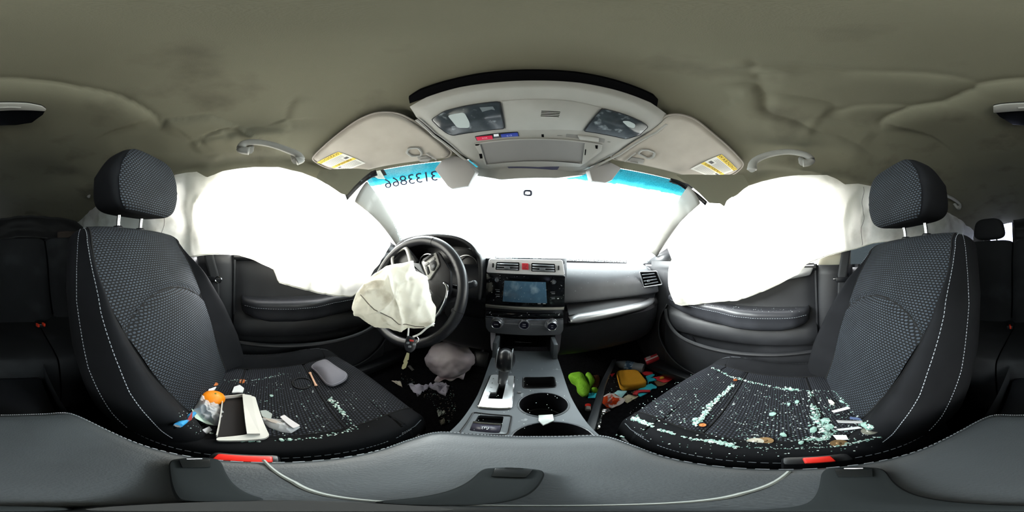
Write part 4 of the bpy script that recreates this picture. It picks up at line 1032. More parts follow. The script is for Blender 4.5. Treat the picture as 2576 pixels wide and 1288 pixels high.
# ============================================================ front seats
def front_seat(cx, inb, label, tag_):
    """cx: centre line; inb: +1 if the centre console is on the +x side"""
    t = thing('front_seat', label, 'car seat', (cx, 0, -.72))
    W0 = .220
    def wv(v): return W0 * table(v, [0, .15, .4, .7, .85, 1], [.95, .99, 1.02, .99, .93, .86])
    def ub(v): return table(v, [0, .2, .45, .65, .8, .9, 1], [.52, .57, .68, .80, .90, .93, .94])
    def bv(v): return table(v, [0, .25, .5, .75, .9, 1], [.055, .070, .066, .045, .018, .006])
    def zv(v): return -.435 + v * .475
    def yv(v): return -.135 - .205 * v + .012 * math.sin(v * PI)
    def Tv(v): return table(v, [0, .5, 1], [.21, .21, .17])
    vseam = lambda xi: .70 - .13 * abs(xi) ** 2
    NB = 1.16                                      # v beyond 1 rolls over the top edge
    def topf(v):
        if v <= 1: return 1, 0, 1
        a = (v - 1) / (NB - 1) * PI / 2
        return math.cos(a), math.sin(a) * .040, 1 - .16 * (1 - math.cos(a))
    def sect(v, q):
        """q in 0..1: half section from the insert's edge round the bolster to the middle of the back"""
        vv = min(v, 1); k, dz, kw = topf(v); w_ = wv(vv) * kw; b = bv(vv); T = Tv(vv); xb = w_ * ub(vv); d = w_ - xb
        P = PCACHE.get(round(vv, 5))
        pts = [(xb, .004), (xb + d * .22, b * .45), (xb + d * .55, b * .95), (xb + d * .82, b * .85), (w_ * 1.0, b * .2), (w_ * 1.02, -.4 * T), (w_ * .98, -.8 * T), (w_ * .85, -T), (w_ * .4, -T * 1.04), (0, -T * 1.05)]
        if P is None:
            P = crom([V((a, c, 0)) for a, c in pts], 4); PCACHE[round(vv, 5)] = P
        i = q * (len(P) - 1); a = P[int(i)]; c = P[min(len(P) - 1, int(i) + 1)]; p = a.lerp(c, i - int(i))
        ym = -T / 2
        return p.x * kw, yv(vv) + ym + (p.y - ym) * k, zv(vv) + dz - .012 * (abs(p.x) / .2) ** 4 * min(1, max(0, (v - .8) * 5))
    PCACHE = {}
    def bolster(s):
        def f(u, v):
            x, y, z = sect(v * NB, u); return V((cx + s * x, y, z))
        return f
    def insert(u, v):
        vv0 = v * NB; vv = min(vv0, 1); k, dz, kw = topf(vv0); xi = (u - .5) * 2
        x = wv(vv) * ub(vv) * xi * kw; T = Tv(vv)
        g = math.exp(-((vv0 - vseam(xi)) / .016) ** 2) * .012
        puff = .012 * (1 - xi * xi) + (.010 * math.exp(-((vv0 - .45) / .22) ** 2))
        yy = -.0 + puff * (1 if vv0 < 1 else .6) - g + .004 * abs(xi) ** 6
        ym = -T / 2
        return V((cx + x, yv(vv) + ym + (yy - ym) * k, zv(vv) + dz - .012 * (abs(x) / .2) ** 4 * min(1, max(0, (vv0 - .8) * 5))))
    mb = MB(); mb.grid(insert, 24, 56, uvf=lambda u, v: ((u - .5) * 2 * wv(min(1, v * NB)) * ub(min(1, v * NB)), v * NB * .52))
    back = part('backrest', mb, WEAVE, t, smooth=180, label='mesh cloth centre of the backrest')
    for s in (-1, 1):
        mb = MB(); mb.grid(bolster(s), 40, 50); bo = part('side_bolster', mb, CLOTH, t, smooth=180)
        mb = MB(); mb.tube([bolster(s)(.0, j / 50 * .97) + V((0, .0015, 0)) for j in range(51)], .0022, 5); part('seam', mb, SEAM, bo)
        mb = MB()
        for q0, v0, v1 in ((.385, .06, .98), (.50, .04, .97)):
            f = bolster(s); n = 0; vpos = v0
            while vpos < v1:
                qq = q0 + (.03 * math.sin(vpos * PI) if q0 > .4 else -.10 * max(0, vpos - .55))
                a = f(qq, vpos / NB * 1.1 if False else vpos / 1.0); b = f(qq, min(1, vpos + .0080))
                nrm = V((s, .25, 0)) * .0015
                mb.tube([a + nrm, b + nrm], .0007, 4); vpos += .0125
        part('stitching', mb, STI, bo, kind='stuff', label='pale contrast stitching')
    mb = MB(); mb.tube([insert(i / 30, vseam((i / 30 - .5) * 2) / NB) + V((0, .003, 0)) for i in range(31)], .0022, 5); part('lumbar_seam', mb, SEAM, back)
    # head restraint
    hr = part('head_restraint', MB().grid(lambda u, v: head(cx, u, v), 40, 28, cu=True, uvf=lambda u, v: (math.cos(u * 2 * PI) * .12, v * .24)), [CLOTH], t, smooth=180)
    mb = MB()
    def hins(u, v):
        a = lerp(.115, .385, u); b = lerp(.16, .86, v); p = head(cx, a, b); return p + V((0, .0035, 0))
    mb.grid(hins, 40, 36, uvf=lambda u, v: (hins(u, v).x, hins(u, v).z)); part('mesh_face', mb, WEAVE, hr, smooth=180)
    for dx in (-.048, .048):
        mb = MB(); mb.tube([(cx + dx, -.405, .06), (cx + dx, -.40, .10), (cx + dx, -.388, .150), (cx + dx, -.375, .18)], .0062, 12); part('post', mb, CHR, hr, label='chrome headrest post')
        mb = MB(); mb.lathe((cx + dx, -.405, .070), (0, 0, 1), [(.017, 0), (.017, .008), (.013, .013), (.0065, .014)], 16); part('post_guide', mb, BLK2, t)
    # cushion
    CP = crom([V((0, -.235, -.435)), V((0, -.15, -.448)), V((0, -.02, -.446)), V((0, .10, -.434)), V((0, .19, -.420)), V((0, .235, -.420)), V((0, .262, -.436)), V((0, .272, -.47)), V((0, .268, -.55))], 8)
    LC = [0]
    for i in range(1, len(CP)): LC.append(LC[-1] + (CP[i] - CP[i - 1]).length)
    def cpt(v):
        i = v * (len(CP) - 1); a = CP[int(i)]; return a.lerp(CP[min(len(CP) - 1, int(i) + 1)], i - int(i)), lerp(LC[int(i)], LC[min(len(CP) - 1, int(i) + 1)], i - int(i))
    CW = .222; CI = .150
    def cw(y): return CW * table(y, [-.24, -.1, .15, .23, .28], [.92, .97, 1.0, .97, .88])
    def insc(u, v):
        p, L_ = cpt(v); xi = (u - .5) * 2
        wi = CI * table(p.y, [-.24, 0, .2, .28], [.90, 1.0, 1.04, 1.08])
        g = math.exp(-((p.y - .112 + .0 * xi) / .006) ** 2) * .007 + math.exp(-((p.y + .075) / .006) ** 2) * .005
        arch = -.022 * xi * xi if p.y > .2 else -.022 * xi * xi * max(0, (p.y - .1) / .1)
        return V((cx + wi * xi, p.y + arch * (1 if p.z < -.425 or p.y > .2 else .5), p.z + .006 * (1 - xi * xi) - g))
    mb = MB(); mb.grid(insc, 24, 90, uvf=lambda u, v: ((u - .5) * 2 * CI, cpt(v)[1]))
    cu = part('cushion', mb, WEAVE2, t, smooth=180, label='mesh cloth centre of the seat cushion')
    def bol(s):
        out = (s != inb)
        def f(u, v):
            p, L_ = cpt(v); w_ = cw(p.y); wi = CI * table(p.y, [-.24, 0, .2, .28], [.90, 1.0, 1.04, 1.08]); d = w_ - wi
            H = (.040 if out else .016) * table(p.y, [-.24, -.1, .12, .24, .28], [.6, 1, 1, .35, .0])
            pts = [(wi, 0), (wi + d * .2, H * .55), (wi + d * .5, H), (wi + d * .8, H * .75), (w_, -.012), (w_ + .006, -.05), (w_ - .004, -.11)]
            P = crom([V((a, 0, b)) for a, b in pts], 4); q = P[int(round(u * (len(P) - 1)))]
            arch = -.022 * (q.x / wi) ** 2 if p.y > .2 else -.022 * (q.x / wi) ** 2 * max(0, (p.y - .1) / .1)
            zz = max(p.z + q.z, -.56)
            return V((cx + s * q.x, p.y + arch * (1 if p.z < -.425 or p.y > .2 else .5), zz))
        return f
    for s in (-1, 1):
        f = bol(s); mb = MB(); mb.grid(f, 24, 60); bo = part('cushion_bolster', mb, CLOTH, t, smooth=180)
        mb = MB(); mb.tube([f(0, j / 60) + V((0, 0, .0008)) for j in range(56)], .0018, 5); part('seam', mb, SEAM, bo)
        mb = MB(); vpos = .05
        while vpos < .70:
            a = f(.62 if s == inb else .5, vpos); b = f(.62 if s == inb else .5, vpos + .007); mb.tube([a + V((s * .0008, 0, .0009)), b + V((s * .0008, 0, .0009))], .0007, 4); vpos += .0105
        part('stitching', mb, STI, bo, kind='stuff', label='pale contrast stitching')
    for yy in (.112, -.075):
        vv = min(range(200), key=lambda k: abs(cpt(k / 400)[0].y - yy)) / 400
        vv = min([k / 900 for k in range(800)], key=lambda k: abs(cpt(k)[0].y - yy))
        mb = MB(); mb.tube([insc(i / 20, vv) + V((0, 0, .0035)) for i in range(21)], .0016, 5); part('cushion_seam', mb, SEAM, cu)
    # frame and side cover
    mb = MB(); mb.box((cx, .01, -.585), (.38, .44, .07), bev=.02); mb.box((cx - .17, 0, -.665), (.03, .5, .10)); part('seat_frame', mb, BLK2, t)
    mb = MB(); mb.box((cx + .17, 0, -.665), (.03, .5, .10)); part('seat_rail', mb, BLK2, t)
    mb = MB(); mb.box((cx, -.245, -.46), (.36, .10, .16), bev=.03); part('recliner_cover', mb, BLK, t)
    return t, insc, bol
def head(cx, u, v):
    a = u * 2 * PI; b = (v - .5) * PI
    e1, e2 = .44, .42
    sg = lambda x, e: math.copysign(abs(x) ** e, x)
    w_ = .140; h = .102; dep = .056
    z = sg(math.sin(b), e2) * h; c = abs(math.cos(b)) ** e2
    tp = 1 - .33 * (z / h if z > 0 else -z / h * .25)      # narrower towards the top
    x = sg(math.cos(a), e1) * c * w_ * tp; y = sg(math.sin(a), e1) * c * dep
    if y < 0: y *= 1.25 - .65 * (z / h)
    y += -.010 * (x / w_) ** 2 * (-1)
    # lean forward
    th = R(-6); y2 = y * math.cos(th) - z * math.sin(th); z2 = y * math.sin(th) + z * math.cos(th)
    return V((cx + x, -.352 + y2, .214 + z2))
LSX, RSX = -.352, .372
driver_seat, insL, bolL = front_seat(LSX, 1, 'black cloth driver seat behind the steering wheel, box and orange on it', 'driver')
pass_seat, insR, bolR = front_seat(RSX, -1, 'black cloth passenger seat covered with broken green glass crumbs', 'passenger')

# ---- seat belts on the pillars
BELT = mat('belt_web', '2b2c2e', .7, bump=.4, bscale=600)
for s, side in ((-1, 'driver'), (1, 'passenger')):
    xx = CX + s * .655
    t = thing('seat_belt', 'grey seat belt strap hanging on the pillar beside the %s seat' % side, 'seat belt', (xx, -.24, -.5))
    mb = MB()
    if s < 0:
        a0, a1 = PX(525, 640, xx), PX(540, 702, xx)
    else:
        a0, a1 = PX(2130, 620, xx), PX(2118, 703, xx)
    mid = [a0 + V((0, 0, .10)), a0, a1, a1 + V((0, .004, -.10)), a1 + V((0, .006, -.30))]
    wv_ = V((0, .022, 0))
    mb.grid(lambda u, v: crom(mid, 6)[int(round(v * 24))] + wv_ * (u - .5) * 2 * (1 if v < .5 else .75), 4, 24); part('webbing', mb, BELT, t, solid=.0015)
    mb = MB(); mb.box(a1 + V((-s * .006, 0, 0)), (.010, .060, .022), bev=.004); tg = part('latch_grip', mb, BLK2, t)
    mb = MB()
    if s < 0: mb.tube([a1 + V((-s * .010, .02 + math.cos(k / 12 * 2 * PI) * .014, math.sin(k / 12 * 2 * PI) * .013)) for k in range(12)], .0025, 6, closed=True)
    else: mb.box(a1 + V((-s * .008, .012, .004)), (.003, .062, .006), bev=.001)
    part('metal_tongue', mb, CHR, tg)
# buckles between the seats and the armrest
for s, side, p in ((-1, 'driver', PZ(610, 1157, -.315)), (1, 'passenger', PZ(2062, 1160, -.315))):
    t = thing('seat_belt_buckle', 'black belt buckle with red release button between armrest and %s seat' % side, 'buckle', p + V((0, 0, -.12)))
    mb = MB(); mb.box(p + V((s * .004, 0, -.055)), (.018, .048, .11), bev=.005); part('buckle_body', mb, BLK2, t)
    mb = MB(); mb.box(p + V((s * .002, .0, .001)), (.013, .038 if s < 0 else .02, .006), bev=.002); part('release_button', mb, mat('buckle_red', 'd8281e', .35), t)

# ============================================================ rear bench
REAR = mat('rear_cloth', '111214', .85, spec=.3, var=.25, vscale=7, bump=.4, bscale=800, bdist=.0005, col2='202224', cscale=5, cmin=.55, cmax=.7)
rb = thing('rear_bench', 'black rear bench seat seen between the front seats', 'rear seat', (CX, -.9, -.72))
def rback(x0, x1):
    def f(u, v):
        x = lerp(x0, x1, u); P = crom([V((0, -.86, -.40)), V((0, -.93, -.22)), V((0, -.985, -.02)), V((0, -1.02, .085)), V((0, -1.06, .112)), V((0, -1.13, .10)), V((0, -1.15, -.1)), V((0, -1.15, -.45))], 5)
        p = P[int(round(v * (len(P) - 1)))]; e = abs(2 * u - 1)
        return V((x, p.y + .03 * math.sin(PI * u) ** .5 * (1 if v < .6 else 0) + .008 * math.cos(v * 22) * (1 if v < .5 else 0), p.z - .02 * e ** 8))
    return f
for x0, x1 in ((-.56, -.21), (-.20, .15), (.16, .58)):
    mb = MB(); mb.grid(rback(x0, x1), 20, 35); part('seat_back', mb, REAR, rb, smooth=180)
def rcush(x0, x1):
    def f(u, v):
        x = lerp(x0, x1, u); P = crom([V((0, -.90, -.365)), V((0, -.80, -.375)), V((0, -.62, -.36)), V((0, -.50, -.355)), V((0, -.455, -.385)), V((0, -.455, -.55)), V((0, -.50, -.71))], 5)
        p = P[int(round(v * (len(P) - 1)))]; return V((x, p.y, p.z + .012 * math.sin(PI * u) ** .5))
    return f
for x0, x1 in ((-.56, -.12), (-.115, .13), (.135, .58)):
    mb = MB(); mb.grid(rcush(x0, x1), 18, 30); part('seat_base', mb, REAR, rb, smooth=180)
mb = MB(); mb.ball(PY(2491, 577, -1.02), (.098, .05, .078), 24, 14); 
def rhr(u, v):
    a = u * 2 * PI; b = (v - .5) * PI; sg = lambda x, e: math.copysign(abs(x) ** e, x); c = abs(math.cos(b)) ** .6
    q = PY(2489, 577, -1.02); zz = sg(math.sin(b), .6) * .070
    return q + V((sg(math.cos(a), .55) * c * .100 * (1 - .12 * zz / .07), sg(math.sin(a), .6) * c * .05, zz))
mb = MB(); mb.grid(rhr, 28, 18, cu=True); h_ = part('head_restraint', mb, REAR, rb, smooth=180)
q = PY(2489, 577, -1.02)
for dx in (-.045, .045):
    mb = MB(); mb.tube([q + V((dx, -.01, -.06)), q + V((dx, -.01, -.13))], .006, 8); part('post', mb, BLK2, h_)
# black cargo cover slumped over the left of the bench
mb = MB()
def cover(u, v):
    x = lerp(-.57, .165, u); zt = table(u, [0, .12, .25, .6, 1], [.17, .255, .275, .29, .27]) ; zb = table(u, [0, .3, .5, .7, 1], [.10, .12, .145, .15, .14])
    return V((x, -1.10 - .05 * math.sin(v * PI) + .02 * noise.noise(V((x * 8, v * 4, 2))), lerp(zt, zb - .02, v) + .01 * noise.noise(V((x * 12, 0, 1)))))
mb.grid(cover, 40, 14)
[setattr(p, 'y', p.y - .06) for p in mb.v]
single('cargo_cover', mb, mat('cover_black', '0c0c0d', .8, var=.3, vscale=9), 'black cargo cover slumped over the top of the rear bench', 'cargo cover', solid=.006, smooth=180)
mb = MB()
mb.grid(lambda u, v: V((lerp(-.52, -.30, u), -1.075 + .01 * math.sin(u * 9), lerp(.155 + .03 * u * (1 - u), .115 + .04 * math.sin(u * PI * 1.2) * .8 - .03 * u, v))), 16, 6)
single('hanging_flap', mb, mat('flap_brown', '2a221d', .9), 'brown cloth flap hanging from the black cargo cover', 'cloth flap', solid=.004, smooth=180)
for pts, lab in ([((95, 818), (110, 816)), 'twin red rear belt buckles left of the bench middle'], [((2541, 822),), 'single red rear belt buckle right of the bench middle']):
    p0 = PZ(*pts[0], -.352)
    t = thing('rear_buckle', lab, 'buckle', p0)
    mb = MB(); mb.box(p0 + V((-.012 if len(pts) > 1 else 0, -.01, .0)), (.05 if len(pts) > 1 else .03, .05, .022), bev=.006); bb = part('buckle_body', mb, BLK2, t)
    for p in pts:
        q = PZ(*p, -.338); mb = MB(); mb.box(q, (.009, .024, .016), bev=.002, rot=Matrix.Rotation(.3, 3, 'Z')); part('release_button', mb, mat('buckle_red2', 'b8301c', .4), bb)

# ============================================================ centre console
con = thing('centre_console', 'grey centre console with gear selector, cup holders and padded armrest', 'console', (CX, .1, -.72))
zk = lambda x, y: (1100 + x / 2.927, 820 + y / 2.927)
ZT = -.36
def K(x, y, dz=0): return PZ(*zk(x, y), ZT + dz)
cup1 = PZ(1368, 1016, ZT); cup2 = PZ(1382, 1093, ZT)
CUPS = [(V((.058, .275, ZT)), .0445), (V((.058, .178, ZT)), .0445)]
c_a = [K(620, 580), K(948, 580), K(785, 488), K(785, 675)]
cc1 = V(((c_a[0].x + c_a[1].x) / 2, (c_a[2].y + c_a[3].y) / 2, ZT)); rr1 = (c_a[1].x - c_a[0].x) / 2
c_b = [K(605, 800), K(1075, 790), K(830, 705)]
cc2 = V(((c_b[0].x + c_b[1].x) / 2, c_b[2].y - .046, ZT))
CUPS = [(cc1, .043), (cc2, .0455)]
# top surface with real holes: grid of small quads left out where the cups, the tray and the shifter slot are
TRAY = [K(632, 378), K(862, 374), K(878, 452), K(630, 458)]
SLOT = [K(470, 400), K(512, 400), K(478, 548), K(372, 545), K(390, 500), K(432, 498), K(448, 450)]
SWR = [K(305, 655), K(490, 665), K(460, 790), K(232, 770)]
def inpoly(x, y, P):
    c = False; n = len(P)
    for i in range(n):
        a, b = P[i], P[i - 1]
        if (a.y > y) != (b.y > y) and x < (b.x - a.x) * (y - a.y) / (b.y - a.y) + a.x: c = not c
    return c
def hw(y): return table(y, [.02, .12, .2, .3, .4, .47, .56], [.082, .083, .084, .088, .096, .100, .100])
from mathutils.geometry import delaunay_2d_cdt
def cut_plate(outline, holes, z, th):
    """flat plate at height z with holes, built by triangulation; hole rims get walls"""
    co = []; ed = []
    for loop in [outline] + holes:
        b = len(co); n = len(loop); co += [V((p.x, p.y)) for p in loop]; ed += [(b + i, b + (i + 1) % n) for i in range(n)]
    v, e, f, *_ = delaunay_2d_cdt(co, ed, [], 1, 1e-6)
    fs = []
    for t_ in f:
        c = sum((v[i] for i in t_), V((0, 0))) / len(t_)
        if not inpoly(c.x, c.y, outline): continue
        if any(inpoly(c.x, c.y, h) for h in holes): continue
        fs.append(list(t_))
    mb = MB(); mb.add([V((p.x, p.y, z)) for p in v], fs)
    for loop in [outline] + holes:
        n = len(loop)
        mb.add([V((p.x, p.y, z)) for p in loop] + [V((p.x, p.y, z - th)) for p in loop], [(i, (i + 1) % n, n + (i + 1) % n, n + i) for i in range(n)])
    return mb
circ = lambda c, r, n=40: [V((c.x + math.cos(i * 2 * PI / n) * r, c.y + math.sin(i * 2 * PI / n) * r, c.z)) for i in range(n)]
ys = [.06, .12, .2, .3, .4, .47, .545]
outl = [V((CX - hw(y), y, ZT)) for y in ys] + [V((CX + hw(y), y, ZT)) for y in ys[::-1]]
trayp = round_poly(TRAY, .008, 3); swp = round_poly([V((p.x, p.y, ZT)) for p in SWR], .004, 2)
mb = cut_plate(outl, [circ(cc1, .043), circ(cc2, .0455), trayp, SLOT, swp], ZT, .012)
cs = part('console_top', mb, GRYC, con, smooth=30, label='dusty grey top surface of the centre console')
mb = MB()
for s in (-1, 1):
    mb.grid(lambda u, v, s=s: V((CX + s * (hw(lerp(-.45, .56, u)) + .004 * math.sin(v * PI) - .002), lerp(-.45, .56, u), lerp(ZT if u > .5 else ZT + .0, -.72, v))), 24, 4)
part('console_side', mb, mat('console_dark', '26282b', .5, var=.1, bump=.2, bscale=800, bdist=.0004), con, smooth=60)
for (c, r), nm in ((( cc1, .043), 'round'), ((cc2, .0455), 'rear')):
    mb = MB(); mb.lathe(c + V((0, 0, -.075)), (0, 0, 1), [(.0001, 0), (r * .86, 0), (r * .9, .004), (r * .97, .05), (r, .075)], 40)
    mb.f = mb.f[:-1]; mb.mi = mb.mi[:-1]
    cpn = part('cup_holder', mb, mat('cup_black', '101013', .35, var=.2, vscale=40), con, smooth=50)
    mb = MB(); mb.tube([p + V((0, 0, .0006)) for p in circ(c, r * 1.01)], .0017, 6, closed=True); part('cup_rim', mb, GRYC, cpn)
    mb = MB(); mb.tube([p + V((0, 0, -.070)) for p in circ(c, r * .8)], .0015, 5, closed=True); part('cup_mat_ring', mb, mat('ring_grey', '4a4b4c', .5), cpn)
# bridge between the cups with a scrap of clear film
mb = MB(); q = [K(745, 662, .001), K(850, 655, .001), K(860, 700, .001), K(780, 735, .001), K(745, 700, .001)]
mb.prism([V((p.x, p.y, ZT + .001)) for p in q][::-1], V((0, 0, .004)), bev=.001); part('cup_divider', mb, mat('divider', '9fa6a4', .15, var=.2, vscale=60), con)
mb = MB(); c = sum(trayp, V()) / len(trayp); P = trayp
mb.add([V((p.x, p.y, ZT)) for p in P] + [V((c.x + (p.x - c.x) * .93, c.y + (p.y - c.y) * .93, ZT - .035)) for p in P], [(i, (i + 1) % len(P), len(P) + (i + 1) % len(P), len(P) + i) for i in range(len(P))] + [tuple(range(len(P), 2 * len(P)))])
part('coin_tray', mb, BLK2, con)
mb = MB(); mb.tube([p + V((0, 0, .0006)) for p in trayp], .0014, 6, closed=True); part('tray_rim', mb, BLK2, con)
# gear selector
SHP = [K(395, 370, .0), K(440, 368, .0), K(450, 375), K(520, 378), K(565, 375), K(555, 480), K(540, 610), K(460, 614), K(300, 602), K(345, 490)]
SLOTD = [V((p.x, p.y, ZT + .001)) for p in SLOT]
mb = cut_plate(round_poly([V((p.x, p.y, ZT)) for p in SHP], .006, 3), [SLOTD], ZT + .0065, .006)
sh = part('shifter_plate', mb, mat('brushed_silver', 'd3d6d8', .30, metal=.85, var=.05, vscale=60), con, smooth=30, label='silver gear selector plate')
mb = MB(); mb.tube([V((p.x, p.y, ZT + .003)) for p in round_poly([V((p.x, p.y, ZT)) for p in SHP], .006, 3)], .0025, 6, closed=True); part('plate_rim', mb, CHR, sh)
mb = MB(); mb.box((sum(SLOT, V()) / len(SLOT)) + V((0, 0, -.03)), (.055, .10, .004)); part('slot_floor', mb, mat('slot_black', '121214', .8), con)
for k, ch in enumerate('PRNDM'):
    c = K(412 - k * 8 if k < 4 else 372, 400 + k * 32, .0); c.z = ZT + .0068
    text('lettering', ch, c, (1, 0, 0), (0, 1, 0), .0042, mat('ink_grey', '5a5c60'), sh)
mb = MB()
g0 = V((K(478, 430).x, K(478, 430).y, ZT - .01)); gt = PY(1270, 911, g0.y + .015)
g1 = V((gt.x, g0.y + .014, gt.z))
mb.tube([g0, g0.lerp(g1, .6), g1], lambda t: .0105 + .003 * t, 12); lev = part('gear_lever', mb, mat('boot_grey', '5c5f63', .3, metal=.4), con, smooth=60)
mb = MB()
def knob(u, v):
    a = u * 2 * PI; b = (v - .5) * PI; d = V((math.cos(b) * math.cos(a), math.cos(b) * math.sin(a), math.sin(b)))
    return g1 + V((0, .004, .004)) + V((d.x * .0235 * (1 + .12 * d.z), d.y * .029, d.z * .038))
mb.grid(knob, 26, 18, cu=True); kb = part('knob', mb, mat('knob_leather', '141518', .3, bump=.2, bscale=900, bdist=.0003), lev, smooth=180)
for s in (-1, 1):
    mb = MB(); mb.tube([g1 + V((s * .0165, .004 - .028 * math.cos(a) * .95, .004 + .040 * math.sin(a) * .95)) for a in [R(x) for x in range(-60, 200, 20)]], .0012, 5); part('knob_trim', mb, mat('trim_grey', '85888c', .3, metal=.6), lev)
# parking brake switch panel
mb = MB(); fr = [K(265, 636), K(548, 662), K(520, 800), K(160, 790)]
fr = round_poly([V((p.x, p.y, ZT + .0015)) for p in fr], .005, 3)
mb.tube(fr, .0012, 5, closed=True); pb = part('switch_surround', mb, BLK2, con)
P = [V((p.x, p.y, ZT - .012)) for p in swp]; mb = MB(); mb.add(P, [tuple(range(len(P)))]); mb.add([V((p.x, p.y, ZT)) for p in swp] + P, [(i, (i + 1) % len(P), len(P) + (i + 1) % len(P), len(P) + i) for i in range(len(P))]); part('switch_well', mb, DARK, con)
a, b, c, d = K(262, 715), K(468, 732), K(458, 792), K(232, 772)
mb = MB(); mb.add([V((a.x, a.y, ZT + .005)), V((b.x, b.y, ZT + .005)), V((c.x, c.y, ZT - .004)), V((d.x, d.y, ZT - .004)), V((a.x, a.y, ZT - .012)), V((b.x, b.y, ZT - .012))], [(0, 1, 2, 3), (0, 1, 5, 4)])
bsw = part('brake_switch', mb, mat('switch_violet', '33323f', .3), con, solid=.002, label='parking brake switch')
mb = MB(); mb.tube([V((a.x, a.y, ZT + .0055)), V((b.x, b.y, ZT + .0055))], .0022, 6); part('chrome_edge', mb, CHR, bsw)
m_ = (a + b + c + d) / 4; m_.z = ZT + .0028
text('lettering', '(P)', m_, b - a, (a + b) / 2 - (c + d) / 2, .0062, mat('icon_white', 'aeb2b8'), bsw)
for s in (-1, 1):
    mb = MB(); mb.box((CX + s * .092, .515, -.328), (.014, .06, .066), bev=.003); part('console_cheek', mb, GRYC, con)
mb = MB(); q = K(605, 493, .0); mb.box(q + V((0, 0, .003)), (.007, .006, .003), rot=Matrix.Rotation(.2, 3, 'Z'), bev=.0005); part('loose_clip', mb, mat('clip_grey', '55585a'), con)
# padded armrest lid
ZL = -.26
LIDP = [(-.080, .060), (-.0795, .100), (-.068, .128), (-.03, .1375), (.0, .139), (.03, .1375), (.068, .128), (.0795, .10), (.080, .06), (.080, -.06), (.076, -.13), (.060, -.178), (.03, -.186), (0, -.188), (-.03, -.186), (-.060, -.178), (-.076, -.13), (-.080, -.06)]
LP = crom([(CX * .4 + x, y, 0) for x, y in LIDP], 4, closed=True)
def lid(u, v):
    n = len(LP); p = LP[int(round(u * n)) % n]; c = V((CX * .4, -.02, 0))
    prof = [(0, 0), (.35, -.0003), (.7, -.001), (.86, -.003), (.94, -.006), (.985, -.013), (1.0, -.022), (1.0, -.045), (.97, -.055)]
    i = v * (len(prof) - 1); a = prof[int(i)]; b = prof[min(len(prof) - 1, int(i) + 1)]; k = lerp(a[0], b[0], i - int(i)); dz = lerp(a[1], b[1], i - int(i))
    q = c + (p - c) * k; q.z = ZL + dz; return q
mb = MB(); mb.grid(lid, len(LP), 24, cu=True); al = part('armrest_lid', mb, VINYL, con, smooth=180, label='padded grey vinyl armrest lid')
mb = MB()
n = len(LP)
for i in range(n * 3):
    u0 = i / (n * 3); 
    def lp(u):
        i_ = u * n; p = LP[int(i_) % n].lerp(LP[(int(i_) + 1) % n], i_ - int(i_)); c = V((CX * .4, -.02, 0)); q = c + (p - c) * .975; q.z = ZL - .0105; return q
    mb.tube([lp(u0), lp(u0 + .62 / (n * 3))], .0008, 4)
part('stitching', mb, STI, al, kind='stuff', label='pale stitching round the armrest edge')
mb = MB(); mb.tube([lid(0, 0) * 0 + V((x, table(x, [-.08, -.04, 0, .04, .08], [-.004, .007, .011, .007, -.004]), ZL - .0004 - .004 * (abs(x) / .08) ** 4)) for x in [i / 20 * .154 - .077 for i in range(21)]], .0012, 6); part('welt', mb, mat('welt_grey', '6d716d', .6), al)
mb = MB(); mb.box((CX * .4, -.02, -.42), (.150, .33, .22), bev=.01); mb2 = MB(); part('storage_box', mb, mat('console_dark', '26282b'), con)
mb = MB(); mb.box((CX, -.30, -.56), (.15, .30, .30), bev=.02); part('console_rear', mb, BLK2, con)
# the lens stand: three flat black feet on the armrest lid
ZL += .0015
st = thing('camera_stand', 'black three-footed camera stand standing on the armrest lid', 'camera stand', (0, 0, ZL))
mb = MB(); mb.lathe((0, 0, ZL), (0, 0, 1), [(.0095, 0), (.0095, .003), (.008, .006), (.0001, .006)], 24); hb = part('hub', mb, mat('hub_black', '1a1b1b', .6), st)
for (px, py), k in (((1285, 1192), 0), ((492, 1168), 1), ((2150, 1192), 2)):
    p = PZ(px, py, ZL + .006); d = V((p.x, p.y, 0)).normalized(); sd = V((-d.y, d.x, 0))
    mb = MB(); P = [d * .008 + sd * .005, d * .008 - sd * .005, p * 1 - sd * .0125, p * 1.12 - sd * .012, p * 1.2, p * 1.12 + sd * .012, p + sd * .0125]
    P = [V((q.x, q.y, ZL + .0008)) for q in P]
    mb.prism(round_poly(P, .006, 3), V((0, 0, .006)), bev=.002); ft = part('foot', mb, mat('rubber', '1b1e1f', .95, spec=.08), st)
    mb = MB(); P = [p - d * .006 - sd * .006, p - d * .006 + sd * .006, p + d * .007 + sd * .008, p + d * .007 - sd * .008]; P = [V((q.x, q.y, ZL + .007)) for q in P]
    mb.prism(P, V((0, 0, .0022)), bev=.0006); pd_ = part('foot_pad', mb, mat('pad_grey', '101213', .25), ft)
    mb = MB(); e = V((p.x, p.y, ZL + .010)) + d * .008; mb.tube([e - sd * .004, e + sd * .004], .0006, 5); part('bright_edge', mb, CHR, pd_)
